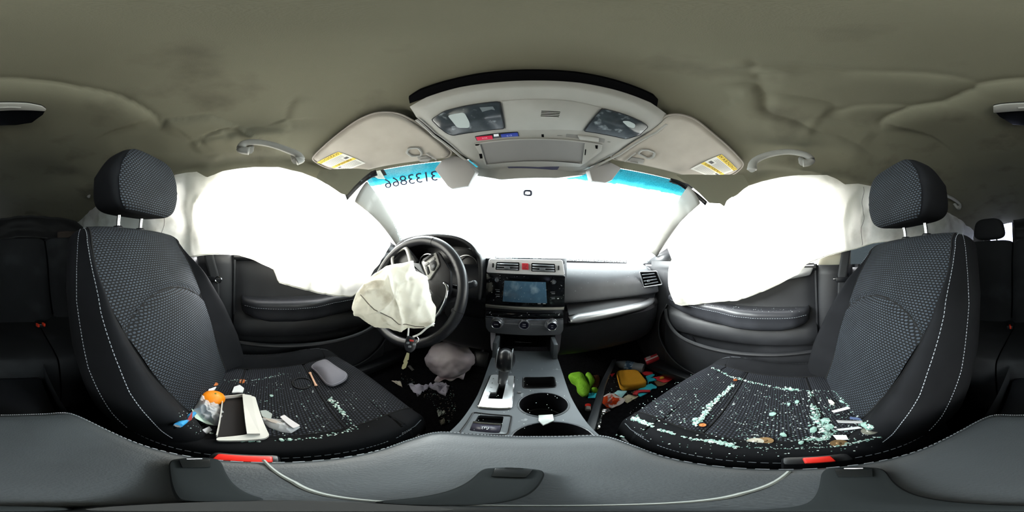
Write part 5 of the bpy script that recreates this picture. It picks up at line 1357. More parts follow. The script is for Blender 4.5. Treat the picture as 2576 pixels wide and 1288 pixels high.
# ============================================================ steering wheel, spent driver airbag, key
WC = V((-.352, .420, -.128)); tilt = R(20)
WN = V((0, -math.cos(tilt), math.sin(tilt)))            # faces the driver, a little up
WU = V((0, math.sin(tilt), math.cos(tilt))); WR = V((1, 0, 0))
z3 = lambda x, y: (840 + x / 3.22, 560 + y / 3.22)
def WP(x, y, lift=0):
    return PL(*z3(x, y), WC + WN * lift, WN)
sw = thing('steering_wheel', 'black steering wheel with a deflated white airbag hanging from its hub', 'steering wheel', WC)
RIM = mat('rim_leather', '232428', .33, var=.1, bump=.15, bscale=800, bdist=.0003)
mb = MB(); mb.tube([WC + (WR * math.cos(a) + WU * math.sin(a)) * .184 for a in [i * 2 * PI / 72 for i in range(72)]], .0165, 14, closed=True); rim = part('rim', mb, RIM, sw, smooth=180)
for a in (R(75), R(-12), R(105 + 88), R(-72)):
    mb = MB(); c = WC + (WR * math.cos(a) + WU * math.sin(a)) * .184; t_ = (WU * math.cos(a) - WR * math.sin(a)); o_ = (WR * math.cos(a) + WU * math.sin(a))
    mb.tube([c + (o_ * math.cos(b) + WN * math.sin(b)) * .0168 for b in [i * 2 * PI / 16 for i in range(16)]], .0007, 4, closed=True); part('rim_seam', mb, SEAM, rim)
def wplate(name, pts, lift, th, m, parent, r=.006, bev=.002, label=None):
    P = [WP(x, y, lift) for x, y in pts]
    if r: P = round_poly(P, r)
    mb = MB(); mb.prism(P, WN * th, bev=bev); return part(name, mb, m, parent, label=label)
WSIL = mat('wheel_silver', '9c9b98', .35, metal=.35)
# spokes
mb = MB(); mb.box(WC - WN * .03, (.15, .05, .15), rot=Matrix((WR, -WN, WU)).transposed(), bev=.03, seg=3); hub = part('hub', mb, BLK2, sw)
wplate('spoke', [(720, 320), (860, 240), (960, 400), (960, 560), (900, 640), (800, 560), (740, 430)], -.018, .014, mat('spoke_dark', '1d1c20', .45, bump=.1, bscale=500), sw, r=.01, bev=.003)
pod = wplate('button_pod', [(718, 322), (832, 243), (862, 340), (775, 472), (745, 430)], -.003, .006, WSIL, sw, r=.006, label='silver surround with control buttons on the right spoke')
wplate('control_button', [(720, 300), (800, 250), (812, 262), (735, 318)], .004, .004, BLK2, pod, r=.003)
wplate('control_button', [(728, 345), (765, 318), (775, 332), (738, 358)], .004, .003, mat('btn_grey', '8d8d8d', .4), pod, r=.002)
wplate('control_button', [(770, 316), (815, 280), (820, 298), (778, 332)], .004, .003, mat('btn_grey', '8d8d8d', .4), pod, r=.002)
bp_ = wplate('control_button', [(738, 365), (762, 352), (778, 405), (760, 425)], .004, .003, BLK2, pod, r=.002)
bt = wplate('toggle_button', [(775, 335), (820, 303), (836, 340), (812, 395), (785, 385)], .004, .004, BLK2, pod, r=.006)
wplate('toggle_centre', [(790, 350), (815, 335), (820, 360), (798, 375)], .008, .001, mat('btn_mid', '3d3f43', .4), bt, r=.003, bev=.0004)
lsp = part('silver_spoke', MB().tube(crom([WP(x, y, .004) for x, y in ((488, 370), (474, 320), (478, 272), (520, 232), (568, 206), (590, 215), (605, 250), (625, 320))], 5), lambda t: .0075 + .006 * max(0, t - .6), 10, flat=.7, up=WN), WSIL, sw, smooth=180, label='silver trim of the left spoke')
wplate('spoke_back', [(430, 300), (560, 195), (605, 205), (700, 320), (560, 400), (430, 400)], -.03, .012, BLK2, sw, r=.01)
# lower silver spoke trim: a curved strip
path = [WP(x, y, .004) for x, y in ((892, 488), (915, 510), (922, 560), (905, 630), (868, 705), (825, 765), (790, 800))]
mb = MB(); mb.tube(crom(path, 5), lambda t: .0062 - .001 * t, 10, flat=.6); part('lower_spoke_trim', mb, CHR, sw, smooth=180)
wplate('lower_spoke', [(760, 560), (905, 500), (915, 560), (895, 640), (800, 780), (700, 800)], -.024, .014, BLK2, sw, r=.01)
# torn cover behind the bag
wplate('torn_cover', [(600, 320), (700, 335), (750, 440), (700, 420), (665, 380), (640, 340)], .004, .006, mat('cover_grey', '6a6c70', .5), sw, r=.002, label='torn grey flap of the airbag cover')
# airbag
ABAG = translucent('driver_bag_nylon', 'efeee6', .40, col2='c4bfb2', cscale=16, cmin=.56, cmax=.70, bump=.5, bscale=50)
vd = ray(*z3(490, 600)); AC = vd * .462
vr = vd.cross(V((0, 0, 1))).normalized(); vu = vr.cross(vd).normalized()
OUTL = [(140, 700), (160, 590), (205, 515), (250, 470), (350, 385), (460, 335), (560, 318), (635, 312), (665, 390), (755, 445), (785, 560), (810, 640), (838, 690), (832, 780), (815, 830), (690, 862), (600, 862), (535, 890), (440, 868), (330, 850), (200, 770)]
ol = []
for x, y in OUTL:
    d = ray(*z3(x, y)); q = d * (AC.dot(vd) / d.dot(vd)) - AC; ol.append((math.atan2(q.dot(vu), q.dot(vr)), q.length))
ol.sort(); A_ = [a for a, r in ol]; R_ = [r for a, r in ol]
A_ = [A_[-1] - 2 * PI] + A_ + [A_[0] + 2 * PI]; R_ = [R_[-1]] + R_ + [R_[0]]
def bagp(u, v):
    a = (u * 2 - 1) * PI; b = v * PI
    rho = np.interp(a, A_, R_) * 1.0
    e = math.sin(b) ** .72 * rho
    dep = math.cos(b) * .085 - .0
    p = AC + vr * math.cos(a) * e + vu * math.sin(a) * e - vd * dep * (1 if dep > 0 else .7)
    # cloth folds run out from the sewn centre
    k = math.sin(b) ** .5
    f1 = noise.noise(V((a * 1.6 + 5, b * .9, 1))); f2 = noise.noise(V((p.x * 16, p.y * 16, p.z * 22)))
    uu = (p - AC).dot(vr); vv = (p - AC).dot(vu)
    r1 = 1 - abs(noise.noise(V((uu * 13 + vv * 5, vv * 4 - uu * 3, 7)))) * 2.4
    r2 = 1 - abs(noise.noise(V((uu * 8 - vv * 15, vv * 7 + uu * 6, 3)))) * 2.4
    r3 = 1 - abs(noise.noise(V((uu * 34 + vv * 10, vv * 16 - uu * 12, 5)))) * 2.6
    dd = .005 * f2 + .008 * max(0, r1) ** 3 + .007 * max(0, r2) ** 3 + .0035 * max(0, r3) ** 2 - .006
    if abs(dep) < .035: dd *= .3
    n = (p - AC).normalized(); return p + n * (dd - .006)
mb = MB(); mb.grid(bagp, 120, 60, cu=True)
ab = part('airbag', mb, ABAG, sw, smooth=180, label='deflated dirty white driver airbag')
# sewn seam across it
mb = MB()
seam_px = [(215, 585), (240, 610), (290, 650), (350, 690), (420, 725), (470, 755), (520, 790), (580, 812), (650, 828), (720, 835)]
def on_bag(x, y):
    d = ray(*z3(x, y)); q = d * (AC.dot(vd) / d.dot(vd)) - AC; a = math.atan2(q.dot(vu), q.dot(vr)); e = min(.999, q.length / np.interp(a, A_, R_))
    b = math.asin(min(1, e ** (1 / .72))); return bagp((a / PI + 1) / 2, b / PI)
mb.tube([on_bag(x, y) - vd * .0035 for x, y in seam_px], .0013, 5); part('airbag_seam', mb, mat('seam_brown', '6c675d', .9), ab)
# key on a white tie
tie = thing('white_cable_tie', 'white cable tie looped from the wheel down to the key', 'cable tie', WP(800, 830, .03))
TI = mat('tie_white', 'd9dad6', .4)
kd = .40
def KP(x, y, dd=kd): return ray(*z3(x, y)) * dd
mb = MB(); mb.tube(crom([KP(812, 815, .405), KP(790, 830), KP(750, 855), (KP(700, 898)), KP(660, 918), KP(640, 925)], 5), .0030, 6, flat=.5); part('strap', mb, TI, tie, smooth=60)
mb = MB(); mb.tube([KP(605, 855, .41), KP(603, 890), KP(600, 918)], .0022, 6); part('strap_end', mb, TI, tie, smooth=60)
key = thing('car_key', 'black car key fob with folded-out pale blade hanging below the airbag', 'key', KP(620, 980))
kv = ray(*z3(620, 980)); kr = kv.cross(V((0, 0, 1))).normalized(); ku = kr.cross(kv).normalized()
def kplate(name, pts, lift, th, m, parent, r=.003, bev=.001, label=None):
    c = kv * kd
    P = [PL(*z3(x, y), c - kv * lift, kv) for x, y in pts]
    if r: P = round_poly(P, r)
    mb = MB(); mb.prism(P[::-1], -kv * th, bev=bev); return part(name, mb, m, parent, label=label)
fob = kplate('fob', [(598, 915), (655, 935), (668, 990), (655, 1030), (620, 1055), (582, 1035), (570, 1000), (585, 940)], -.006, .011, mat('fob_black', '1a1b1f', .4), key, r=.004, bev=.002)
kplate('lock_button', [(612, 945), (648, 952), (646, 965), (612, 962)], .005, .0012, mat('fob_red', 'b23a33', .4), fob, r=.001, bev=.0004, label='red panic button')
for x, y in ((600, 975), (652, 986), (615, 1005)):
    kplate('fob_button', [(x - 14, y - 9), (x + 12, y - 9), (x + 12, y + 9), (x - 14, y + 9)], .005, .001, mat('fob_grey', '7d8184', .3, metal=.4), fob, r=.002, bev=.0003)
kplate('key_blade', [(590, 1052), (612, 1058), (606, 1110), (592, 1120), (600, 1128), (583, 1175), (560, 1188), (548, 1180), (556, 1150), (566, 1140), (562, 1125), (572, 1100)], -.001, .0022, mat('blade_brass', 'b5b08c', .35, metal=.6), key, r=.0006, bev=0, label='pale metal key blade')
mb = MB(); c = KP(655, 950, kd); mb.tube([c + kr * math.cos(a) * .008 + ku * math.sin(a) * .009 - kv * .001 for a in [i * PI / 12 for i in range(24)]], .0009, 5, closed=True); part('split_ring', mb, CHR, key)
# ============================================================ litter on the driver's seat
FILMC = film('clear_wrap', 'f2f3f5', .50, .16)
GLS = mat('broken_glass', '9cc2b7', .12, spec=.8, trans=.25, ior=1.5, var=.2, vscale=200)
GLS2 = mat('glass_white', 'c3cfcb', .2, spec=.8)
def cush_z(cx, x, y):
    xi = min(1, abs(x - cx) / .15)
    z = table(y, [-.235, -.15, -.02, .10, .19, .235, .262], [-.435, -.448, -.446, -.434, -.420, -.420, -.436])
    return z + .006 * (1 - xi * xi) + .002 + (max(0, abs(x - cx) - .155) * .35)
SEATS = {-1: (LSX, driver_seat), 1: (RSX, pass_seat)}
from mathutils.bvhtree import BVHTree
def seat_tree(root):
    vs = []; fs = []
    for o in root.children:
        if o.name.split('.')[0] not in ('cushion', 'cushion_bolster', 'backrest', 'side_bolster'): continue
        b = len(vs); vs += [v.co + ROOT[root.name] for v in o.data.vertices]; fs += [[b + i for i in p.vertices] for p in o.data.polygons]
    return BVHTree.FromPolygons(vs, fs)
TR = {-1: seat_tree(driver_seat), 1: seat_tree(pass_seat)}
def S(s, px, py, lift=0.0):
    """where the photo's pixel lands on the seat"""
    d = ray(px, py); h = TR[s].ray_cast(V((0, 0, 0)), d)
    if h[0] is None: return PZ(px, py, -.44) + V((0, 0, lift))
    return h[0] + V((0, 0, lift))
def drop(s, x, y):
    h = TR[s].ray_cast(V((x, y, -.2)), V((0, 0, -1))); return h[0] if h[0] is not None else V((x, y, -.44))
z2 = lambda x, y: (400 + x / 2.753, 820 + y / 2.753)
zd = lambda x, y: (480 + x / 8.05, 960 + y / 8.05)
def flat(name, s, pts, th, m, lab, cat, zz=z2, r=.002, lift=.0015, group=None, level=None, bev=0, droop=0):
    P = [S(s, *zz(*p)) for p in pts]
    z0 = sum(p.z for p in P) / len(P) if level is None else level
    c = sum(P, V()) / len(P)
    P = [V((p.x, p.y, max(p.z, z0) + lift)) for p in P]
    if r: P = round_poly(P, r, 3)
    mb = MB(); n0 = V((0, 0, th)); 
    a = sum(((P[i] - c).cross(P[(i + 1) % len(P)] - c) for i in range(len(P))), V())
    if a.z < 0: P = P[::-1]
    mb.prism(P, n0, bev=bev); return single(name, mb, m, lab, cat, group=group)
# grey pouch
pp = [(1040, 300), (1085, 262), (1150, 242), (1180, 262), (1240, 305), (1312, 348), (1300, 385), (1265, 410), (1200, 436), (1160, 424), (1130, 390), (1085, 330)]
P = [S(-1, *z2(*p), .004) for p in pp]; c = sum(P, V()) / len(P); N = len(P); P = round_poly(P, .02, 3); N = len(P)
mb = MB()
def pou(u, v):
    i = u * N; a = P[int(i) % N]; b = P[(int(i) + 1) % N]; e = a.lerp(b, i - int(i)); k = v * 2
    if k <= 1: q = c.lerp(e, k); q.z += .024 * (1 - k ** 3.0) + .006
    else: q = e.lerp(c, k - 1); q.z -= 0
    return q
mb.grid(pou, N, 24, cu=True)
g = thing('padded_pouch', 'small grey padded pouch lying on the driver seat', 'pouch', c)
pb_ = part('pouch_body', mb, mat('pouch_grey', '74737c', .75, bump=.3, bscale=700, bdist=.0004), g, smooth=180)
mb = MB(); mb.tube([c.lerp(p, .93) + V((0, 0, .0115)) for p in P], .0010, 4, closed=True); part('edge_piping', mb, mat('piping_grey', '8e8d95', .7), pb_)
# hair tie
mb = MB(); c = S(-1, *z2(992, 400)); pts_ = [S(-1, *z2(990 + 66 * math.cos(a), 400 + 38 * math.sin(a)), .003) for a in [i * 2 * PI / 28 for i in range(28)]]
mb.tube(pts_, .0020, 8, closed=True); single('hair_tie', mb, mat('elastic', '111214', .7), 'black hair tie ring on the driver seat beside the grey pouch', 'hair tie', smooth=180)
# bone-shaped stick
a, b = S(-1, *z2(1045, 330), .004), S(-1, *z2(1088, 420), .004)
mb = MB(); mb.tube([a.lerp(b, t) + V((0, 0, .0015 * math.sin(t * PI))) for t in [i / 12 for i in range(13)]], lambda t: .0028 + .0020 * abs(2 * t - 1) ** 5, 10)
single('cotton_swab', mb, mat('peach_stick', 'dcae92', .6), 'short peach coloured stick between hair tie and grey pouch', 'stick', smooth=180)
# mandarin
oc = S(-1, 536, 1012); orx = oc + V((.004, 0, .026))
org = thing('mandarin', 'small bright orange mandarin against the driver backrest', 'fruit', oc)
mb = MB(); mb.ball(orx, (.0275, .0275, .024), 28, 18, f=lambda d: 1 - .07 * max(0, abs(d.z) - .85) / .15); part('peel', mb, mat('orange_peel', 'f08a10', .45, bump=.6, bscale=420, bdist=.0008, var=.06), org, smooth=180)
mb = MB(); mb.disc(orx + V((-.004, .006, .0222)), (0, .2, 1), .0024, .0012, 8); part('stem_scar', mb, mat('scar', '6a7a2c', .8), org)
# open white box with a black inside
bx = thing('phone_box', 'open white cardboard box with black inside on the driver seat', 'box', S(-1, *z2(560, 640)))
lv = -.432
def BZ(x, y, h=0): p = PZ(*z2(x, y), lv + h); return p
A, B, C, D = BZ(442, 505, .002), BZ(578, 492, .002), BZ(607, 745, .002), BZ(396, 775, .002)
WB = mat('box_white', 'cfcdc6', .6, var=.05)
def wallq(name, p, q, h, th, m, outw=V((0, 0, 0)), label=None):
    mb = MB(); n = (q - p).cross(V((0, 0, 1))).normalized() * th
    mb.add([p, q, q + n, p + n, p + V((0, 0, h)) + outw, q + V((0, 0, h)) + outw, q + V((0, 0, h)) + outw + n, p + V((0, 0, h)) + outw + n],
           [(0, 3, 2, 1), (4, 5, 6, 7), (0, 1, 5, 4), (1, 2, 6, 5), (2, 3, 7, 6), (3, 0, 4, 7)]); return part(name, mb, m, bx, label=label)
mb = MB(); mb.prism([A, B, C, D][::-1] if (B - A).cross(C - A).z < 0 else [A, B, C, D], V((0, 0, .002))); part('box_floor', mb, mat('box_black', '1a1718', .85), bx, label='black inside of the box')
wallq('box_wall', A, B, .018, .0015, WB, V((0, .004, 0)))
wallq('box_wall', D, A, .020, .0015, WB)
# wide folded-out flap towards the seat front and the thick near wall
f1, f2, f3, f4 = BZ(578, 470, .022), BZ(640, 480, .020), BZ(700, 745, .020), BZ(610, 745, .024)
mb = MB(); P = [f1, f2, f3, f4]; P = P if (P[1] - P[0]).cross(P[2] - P[0]).z > 0 else P[::-1]; mb.prism(P, V((0, 0, -.020))); part('box_side', mb, WB, bx)
mb = MB(); P = round_poly([BZ(640, 483, .012), BZ(668, 492, .010), BZ(765, 755, .008), BZ(735, 778, .008), BZ(560, 792, .010), BZ(395, 792, .012), BZ(400, 772, .014), BZ(600, 752, .016), BZ(612, 745, .016), BZ(690, 740, .014)], .004, 3)
P = P if sum(((P[i] - P[0]).cross(P[(i + 1) % len(P)] - P[0]) for i in range(len(P))), V()).z > 0 else P[::-1]
mb.prism(P, V((0, 0, -.010))); part('box_lid_flap', mb, WB, bx)
# crumpled wraps
def crumple(name, s, outline, h, m, lab, cat, zz=z2, seed=1, base=None, amp=.5, group=None, n=40, floor_z=None, solid=0):
    if floor_z is None: P = [S(s, *zz(*p)) for p in outline]
    else: P = [PZ(*zz(*p), floor_z) for p in outline]
    c = sum(P, V()) / len(P); N = len(P); zb = min(p.z for p in P)
    mb = MB()
    def f(u, v):
        i = u * N; a = P[int(i) % N]; b = P[(int(i) + 1) % N]; e = a.lerp(b, i - int(i)); q = c.lerp(e, v)
        w_ = noise.noise(V((q.x * 40, q.y * 40, seed))); w2 = abs(noise.noise(V((q.x * 75, q.y * 75, seed + 9)))); w3 = noise.noise(V((q.x * 18, q.y * 18, seed + 4)))
        q.z = max(q.z, lerp(c.z, e.z, v)) + .002 + h * max(0.02, (1 - v ** 2.2) ** .7 * (.75 + amp * w3) + amp * w_ * .9 * (1 - v * .6) - amp * w2 * 1.3 * (1 - v * .8))
        return q
    mb.grid(f, n, int(n * .6), cu=True)
    return single(name, mb, m, lab, cat, smooth=18, group=group, solid=solid)
crumple('plastic_wrap', -1, [(290, 480), (345, 505), (435, 545), (478, 600), (475, 665), (430, 690), (380, 695), (330, 680), (270, 640), (230, 590), (265, 540)], .040, FILMC, 'crumpled clear plastic bag beside the mandarin', 'plastic bag', seed=3)
flat('plastic_strip', -1, [(225, 575), (262, 610), (330, 665), (385, 700), (330, 690), (250, 640)], .0012, mat('greenish', 'a8bdb0', .3), 'pale greenish plastic strip under the crumpled bag', 'plastic strip')
a, b, c = [S(-1, *z2(x, y)) - ray(*z2(x, y)) * k for x, y, k in ((105, 712, .022), (132, 688, .026), (238, 605, .016))]
pen = thing('pen', 'blue pen lying in the crease behind the driver cushion', 'pen', a)
mb = MB(); mb.tube([b, c], .0058, 10); bb = part('pen_barrel', mb, mat('pen_blue', '2f8ec8', .3), pen)
mb = MB(); mb.tube([b, b.lerp(a, .6), a], lambda t: .005 - .0042 * t, 10); part('pen_tip', mb, mat('tip_dark', '34383c', .3, metal=.6), bb)
flat('wrapper_scrap', -1, [(195, 655), (235, 640), (230, 660), (200, 668)], .001, mat('scrap_red', '8e2f2c', .6), 'tiny dark red scrap beside the blue pen', 'scrap')
flat('foil_scrap', -1, [(345, 445), (385, 432), (398, 440), (385, 462), (340, 462)], .004, mat('bright_foil', 'eef0f2', .3), 'bright white scrap behind the mandarin', 'scrap')
flat('foil_scrap', -1, [(520, 430), (560, 420), (590, 440), (580, 468), (540, 470), (505, 470)], .006, mat('bright_foil', 'eef0f2', .3), 'bright white scrap behind the open box', 'scrap')
# coins
def coin(s, zz, x, y, col, lab, r=.0098, lift=.001, tilt=0, grp=None):
    p = S(s, *zz(x, y), lift); t = MB(); n = V((math.sin(tilt) * .5, -math.sin(tilt), math.cos(tilt)))
    t.lathe(p, n, [(r, 0), (r, .0015), (r * .9, .0015), (r * .88, .0012), (.0001, .0012)], 24); t.ball(p + n * .0012, (r * .45, r * .35, .0007), 8, 6)
    return single('coin', t, mat('coin_' + col, {'copper': 'b2693c', 'silver': 'a9a79c', 'brown': '7e6648'}[col], .35, metal=.8, var=.2, vscale=300), lab, 'coin', group=grp)
coin(-1, z2, 575, 385, 'copper', 'copper coin near the back edge of the driver cushion', .0105)
coin(-1, z2, 388, 405, 'copper', 'small copper coin tucked against the driver backrest', .008)
# shredded paper and clear film by the box
crumple('film_wrap', -1, [(700, 640), (760, 640), (850, 650), (930, 660), (980, 705), (915, 745), (840, 735), (760, 705)], .012, FILMC, 'crumpled clear film in front of the open box', 'plastic film', seed=8)
flat('paper_card', -1, [(838, 645), (868, 632), (978, 705), (930, 725), (885, 690)], .003, mat('card_pink', 'dbd6d8', .6), 'bright paper tag lying on the clear film', 'paper', lift=.012)
flat('paper_card', -1, [(715, 645), (800, 662), (870, 690), (862, 698), (780, 680)], .002, mat('card_beige', 'a89f96', .7), 'narrow beige paper strip on the clear film', 'paper', lift=.010)
flat('clear_piece', -1, [(700, 590), (740, 585), (785, 612), (775, 650), (715, 630)], .0015, mat('film_grey', '86908e', .25), 'grey see-through plastic piece beside the open box', 'plastic piece')
flat('black_scrap', -1, [(300, 725), (350, 712), (370, 735), (330, 752)], .005, FILMC, 'small clear wrapper below the plastic bag', 'wrapper')

# ============================================================ broken glass
def crumb_verts(c, r):
    k = [random.uniform(.7, 1.2) for _ in range(8)]; rot = Matrix.Rotation(random.uniform(0, 6.3), 3, 'Z') @ Matrix.Rotation(random.uniform(-.5, .5), 3, 'X')
    vs = []
    for i in range(8):
        d = V(((i & 1) * 2 - 1, (i >> 1 & 1) * 2 - 1, ((i >> 2 & 1) * 2 - 1) * .55)); vs.append(c + rot @ (d * r * .6 * k[i]))
    return vs, [(0, 2, 3, 1), (4, 5, 7, 6), (0, 1, 5, 4), (2, 6, 7, 3), (0, 4, 6, 2), (1, 3, 7, 5)]
def crumbs(s, zz, lines, areas, lab, cat='broken glass'):
    mb = MB()
    for pts, n, sp, r0, r1 in lines:
        for _ in range(n):
            i = random.randrange(len(pts) - 1); t = random.random(); x = lerp(pts[i][0], pts[i + 1][0], t) + random.gauss(0, sp); y = lerp(pts[i][1], pts[i + 1][1], t) + random.gauss(0, sp * .6)
            r = random.uniform(r0, r1); mb.cur = random.random() < .35; p = S(s, *zz(x, y)); 
            mb.add(*crumb_verts(p + V((0, 0, r * .5)), r))
    for poly, n, r0, r1 in areas:
        xs = [p[0] for p in poly]; ys = [p[1] for p in poly]; PV = [V((p[0], p[1], 0)) for p in poly]; k = 0
        while k < n:
            x = random.uniform(min(xs), max(xs)); y = random.uniform(min(ys), max(ys))
            if not inpoly(x, y, PV): continue
            k += 1; r = lerp(r0, r1, random.random() ** 3); mb.cur = random.random() < .5; p = S(s, *zz(x, y)); mb.add(*crumb_verts(p + V((0, 0, r * .5)), r))
    mb.mi = [int(x) for x in mb.mi]
    return single('glass_crumbs', mb, [GLS, GLS2], lab, cat, kind='stuff', smooth=0)
z8 = lambda x, y: (1480 + x / 3.2205, 860 + y / 3.2205)
crumbs(1, z8,
  [([(1000, 210), (1090, 250), (1160, 285), (1230, 300)], 60, 6, .0015, .0032), ([(1230, 305), (1320, 330), (1500, 365), (1600, 385)], 70, 7, .0015, .003), ([(1590, 380), (1710, 395)], 50, 7, .002, .0045), ([(1710, 395), (2000, 400)], 20, 5, .001, .002),
   ([(1175, 350), (1130, 390), (1060, 450)], 70, 10, .002, .004), ([(1060, 450), (1000, 510), (960, 545), (935, 600), (900, 640), (860, 670)], 170, 11, .0018, .0045),
   ([(360, 620), (430, 645), (520, 685)], 120, 11, .0016, .0035), ([(570, 712), (640, 730), (700, 748)], 50, 7, .0016, .003), ([(760, 768), (860, 790), (950, 800)], 30, 6, .0015, .0028),
   ([(940, 800), (1050, 812), (1130, 830), (1200, 852)], 130, 11, .0016, .0035), ([(1200, 852), (1640, 865), (2000, 850)], 50, 6, .001, .0018), ([(2000, 850), (2200, 810), (2370, 770)], 45, 8, .0015, .003),
   ([(1795, 400), (1805, 440)], 30, 8, .002, .004), ([(1825, 510), (1850, 600), (1860, 640)], 70, 18, .002, .0045), ([(1870, 640), (1920, 690), (1950, 750)], 120, 28, .002, .005), ([(1960, 760), (1900, 790), (1770, 795)], 90, 14, .002, .004), ([(1990, 400), (2100, 520), (2180, 620)], 25, 8, .0015, .003), ([(2190, 640), (2300, 700)], 50, 16, .002, .004), ([(230, 755), (295, 775)], 20, 5, .0014, .0024)],
  [([(300, 560), (900, 220), (1200, 320), (1700, 400), (2000, 400), (2350, 760), (1900, 850), (1200, 840), (400, 640)], 520, .0007, .0026),
   ([(1150, 330), (1700, 400), (1850, 560), (1750, 800), (1200, 800)], 260, .0007, .0022), ([(1700, 400), (2000, 400), (2330, 740), (1900, 840), (1750, 700)], 160, .001, .0028),
   ([(300, 620), (1000, 830), (2300, 830), (2300, 880), (1000, 960), (350, 760)], 60, .0008, .002), ([(520, 480), (900, 400), (850, 680), (560, 640)], 60, .001, .0024)],
  'scatter of pale green safety glass crumbs on the passenger seat')
crumbs(-1, z2,
  [([(450, 378), (620, 378), (760, 360), (880, 325)], 50, 5, .001, .0022), ([(1180, 505), (1240, 560), (1290, 620)], 70, 9, .0015, .0036), ([(1290, 620), (1370, 710)], 14, 5, .001, .002), ([(800, 795), (1000, 785), (1200, 755), (1350, 715)], 45, 6, .0012, .0026), ([(320, 730), (370, 740)], 16, 8, .0015, .003), ([(570, 800), (700, 802)], 14, 4, .0018, .003)],
  [([(450, 380), (960, 300), (1050, 420), (1350, 700), (900, 780), (780, 740), (690, 500)], 200, .0007, .0022), ([(950, 300), (1250, 430), (1700, 560), (1450, 700), (1200, 500)], 45, .0007, .0018), ([(90, 560), (260, 620), (380, 740), (250, 760)], 30, .0007, .0016)],
  'thin scatter of glass crumbs on the driver seat')
def shard(s, zz, x, y, w_, h, lab, ang=0):
    p = S(s, *zz(x, y)); k = [(math.cos(a) * w_ * random.uniform(.8, 1.1), math.sin(a) * h * random.uniform(.8, 1.1)) for a in [.3, 1.3, 2.4, 3.5, 4.4, 5.5]]
    rot = Matrix.Rotation(ang, 3, 'Z'); mb = MB(); mb.prism([p + V((0, 0, .0008)) + rot @ V((a, b, 0)) for a, b in k], V((0, 0, .0042)), bev=.0008)
    return single('glass_shard', mb, GLS, lab, 'glass shard', group='larger safety glass pieces')
for x, y, w_, h, lab in ((1495, 590, .0085, .0075, 'lone square glass shard in the middle of the passenger cushion'), (1690, 490, .0085, .006, 'glass shard near the passenger door side of the cushion'), (1625, 508, .006, .004, 'small glass shard next to the door-side shard'),
                         (1580, 755, .0085, .005, 'glass shard near the inner edge, between coins and the crumb heap'), (1925, 640, .013, .010, 'largest glass shard in the heap by the passenger backrest'), (1955, 690, .011, .009, 'second glass shard overlapping the largest one'),
                         (1825, 715, .014, .006, 'long glass shard lying in front of the heap'), (1725, 820, .0075, .004, 'grey glass shard near the inner cushion seam'), (2245, 682, .012, .006, 'glass shard at the foot of the passenger backrest'), (2055, 487, .008, .004, 'small glass shard beside the white stub'), (865, 632, .008, .005, 'glass shard at the end of the front crumb line')):
    shard(1, z8, x, y, w_, h, lab, random.uniform(-.5, .5))
shard(-1, z2, 778, 487, .0055, .0045, 'square green glass shard in the middle of the driver cushion', .4)
shard(-1, z2, 848, 793, .0065, .0035, 'glass shard on the driver cushion edge nearest the box', .2)
shard(-1, z2, 905, 790, .0060, .0035, 'glass shard on the driver cushion edge, farther from the box', 0)
PAP = mat('bright_paper', 'f2f3f5', .55)
for pts, lab in (([(1970, 577), (2100, 530), (2122, 545), (1990, 592)], 'white paper strip nearest the passenger backrest, separate from the rest'), ([(2010, 677), (2215, 645), (2228, 664), (2025, 697)], 'upper of two long parallel white paper strips'), ([(2008, 752), (2185, 690), (2218, 704), (2035, 764)], 'lower of two long parallel white paper strips'), ([(1980, 770), (2090, 766), (2108, 796), (2015, 800)], 'broad white paper stub below the parallel strips')):
    flat('paper_strip', 1, pts, .0012, PAP, lab, 'paper', zz=z8, r=.0005, lift=.003, group='white paper strips')
flat('blue_scrap', 1, [(2118, 625), (2195, 620), (2220, 640), (2120, 645)], .001, mat('scrap_blue', '7386b4', .5), 'pale blue paper scrap above the parallel strips', 'scrap', zz=z8, lift=.002)
flat('white_stub', 1, [(1942, 478), (1970, 480), (1998, 505), (1980, 515), (1950, 498)], .005, mat('stub_white', 'd9d7c8', .4), 'small cream coloured stub by the passenger backrest', 'scrap', zz=z8)
coin(1, z8, 1352, 808, 'silver', 'silver coin half under a copper coin on the passenger seat', .0112)
coin(1, z8, 1432, 804, 'brown', 'coppery coin overlapping a silver coin on the passenger seat', .0112, .0026)
coin(1, z8, 2030, 823, 'brown', 'brown coin near the passenger backrest and inner edge', .0112)
coin(1, z8, 2278, 724, 'silver', 'dull silver coin in the corner by the passenger backrest', .0105)
coin(1, z8, 1190, 312, 'copper', 'orange coin standing in the door-side crumb line', .006)
coin(1, z8, 925, 676, 'copper', 'orange coin chip at the end of the front crumb line', .006)

# ============================================================ driver footwell
FZ = -.72
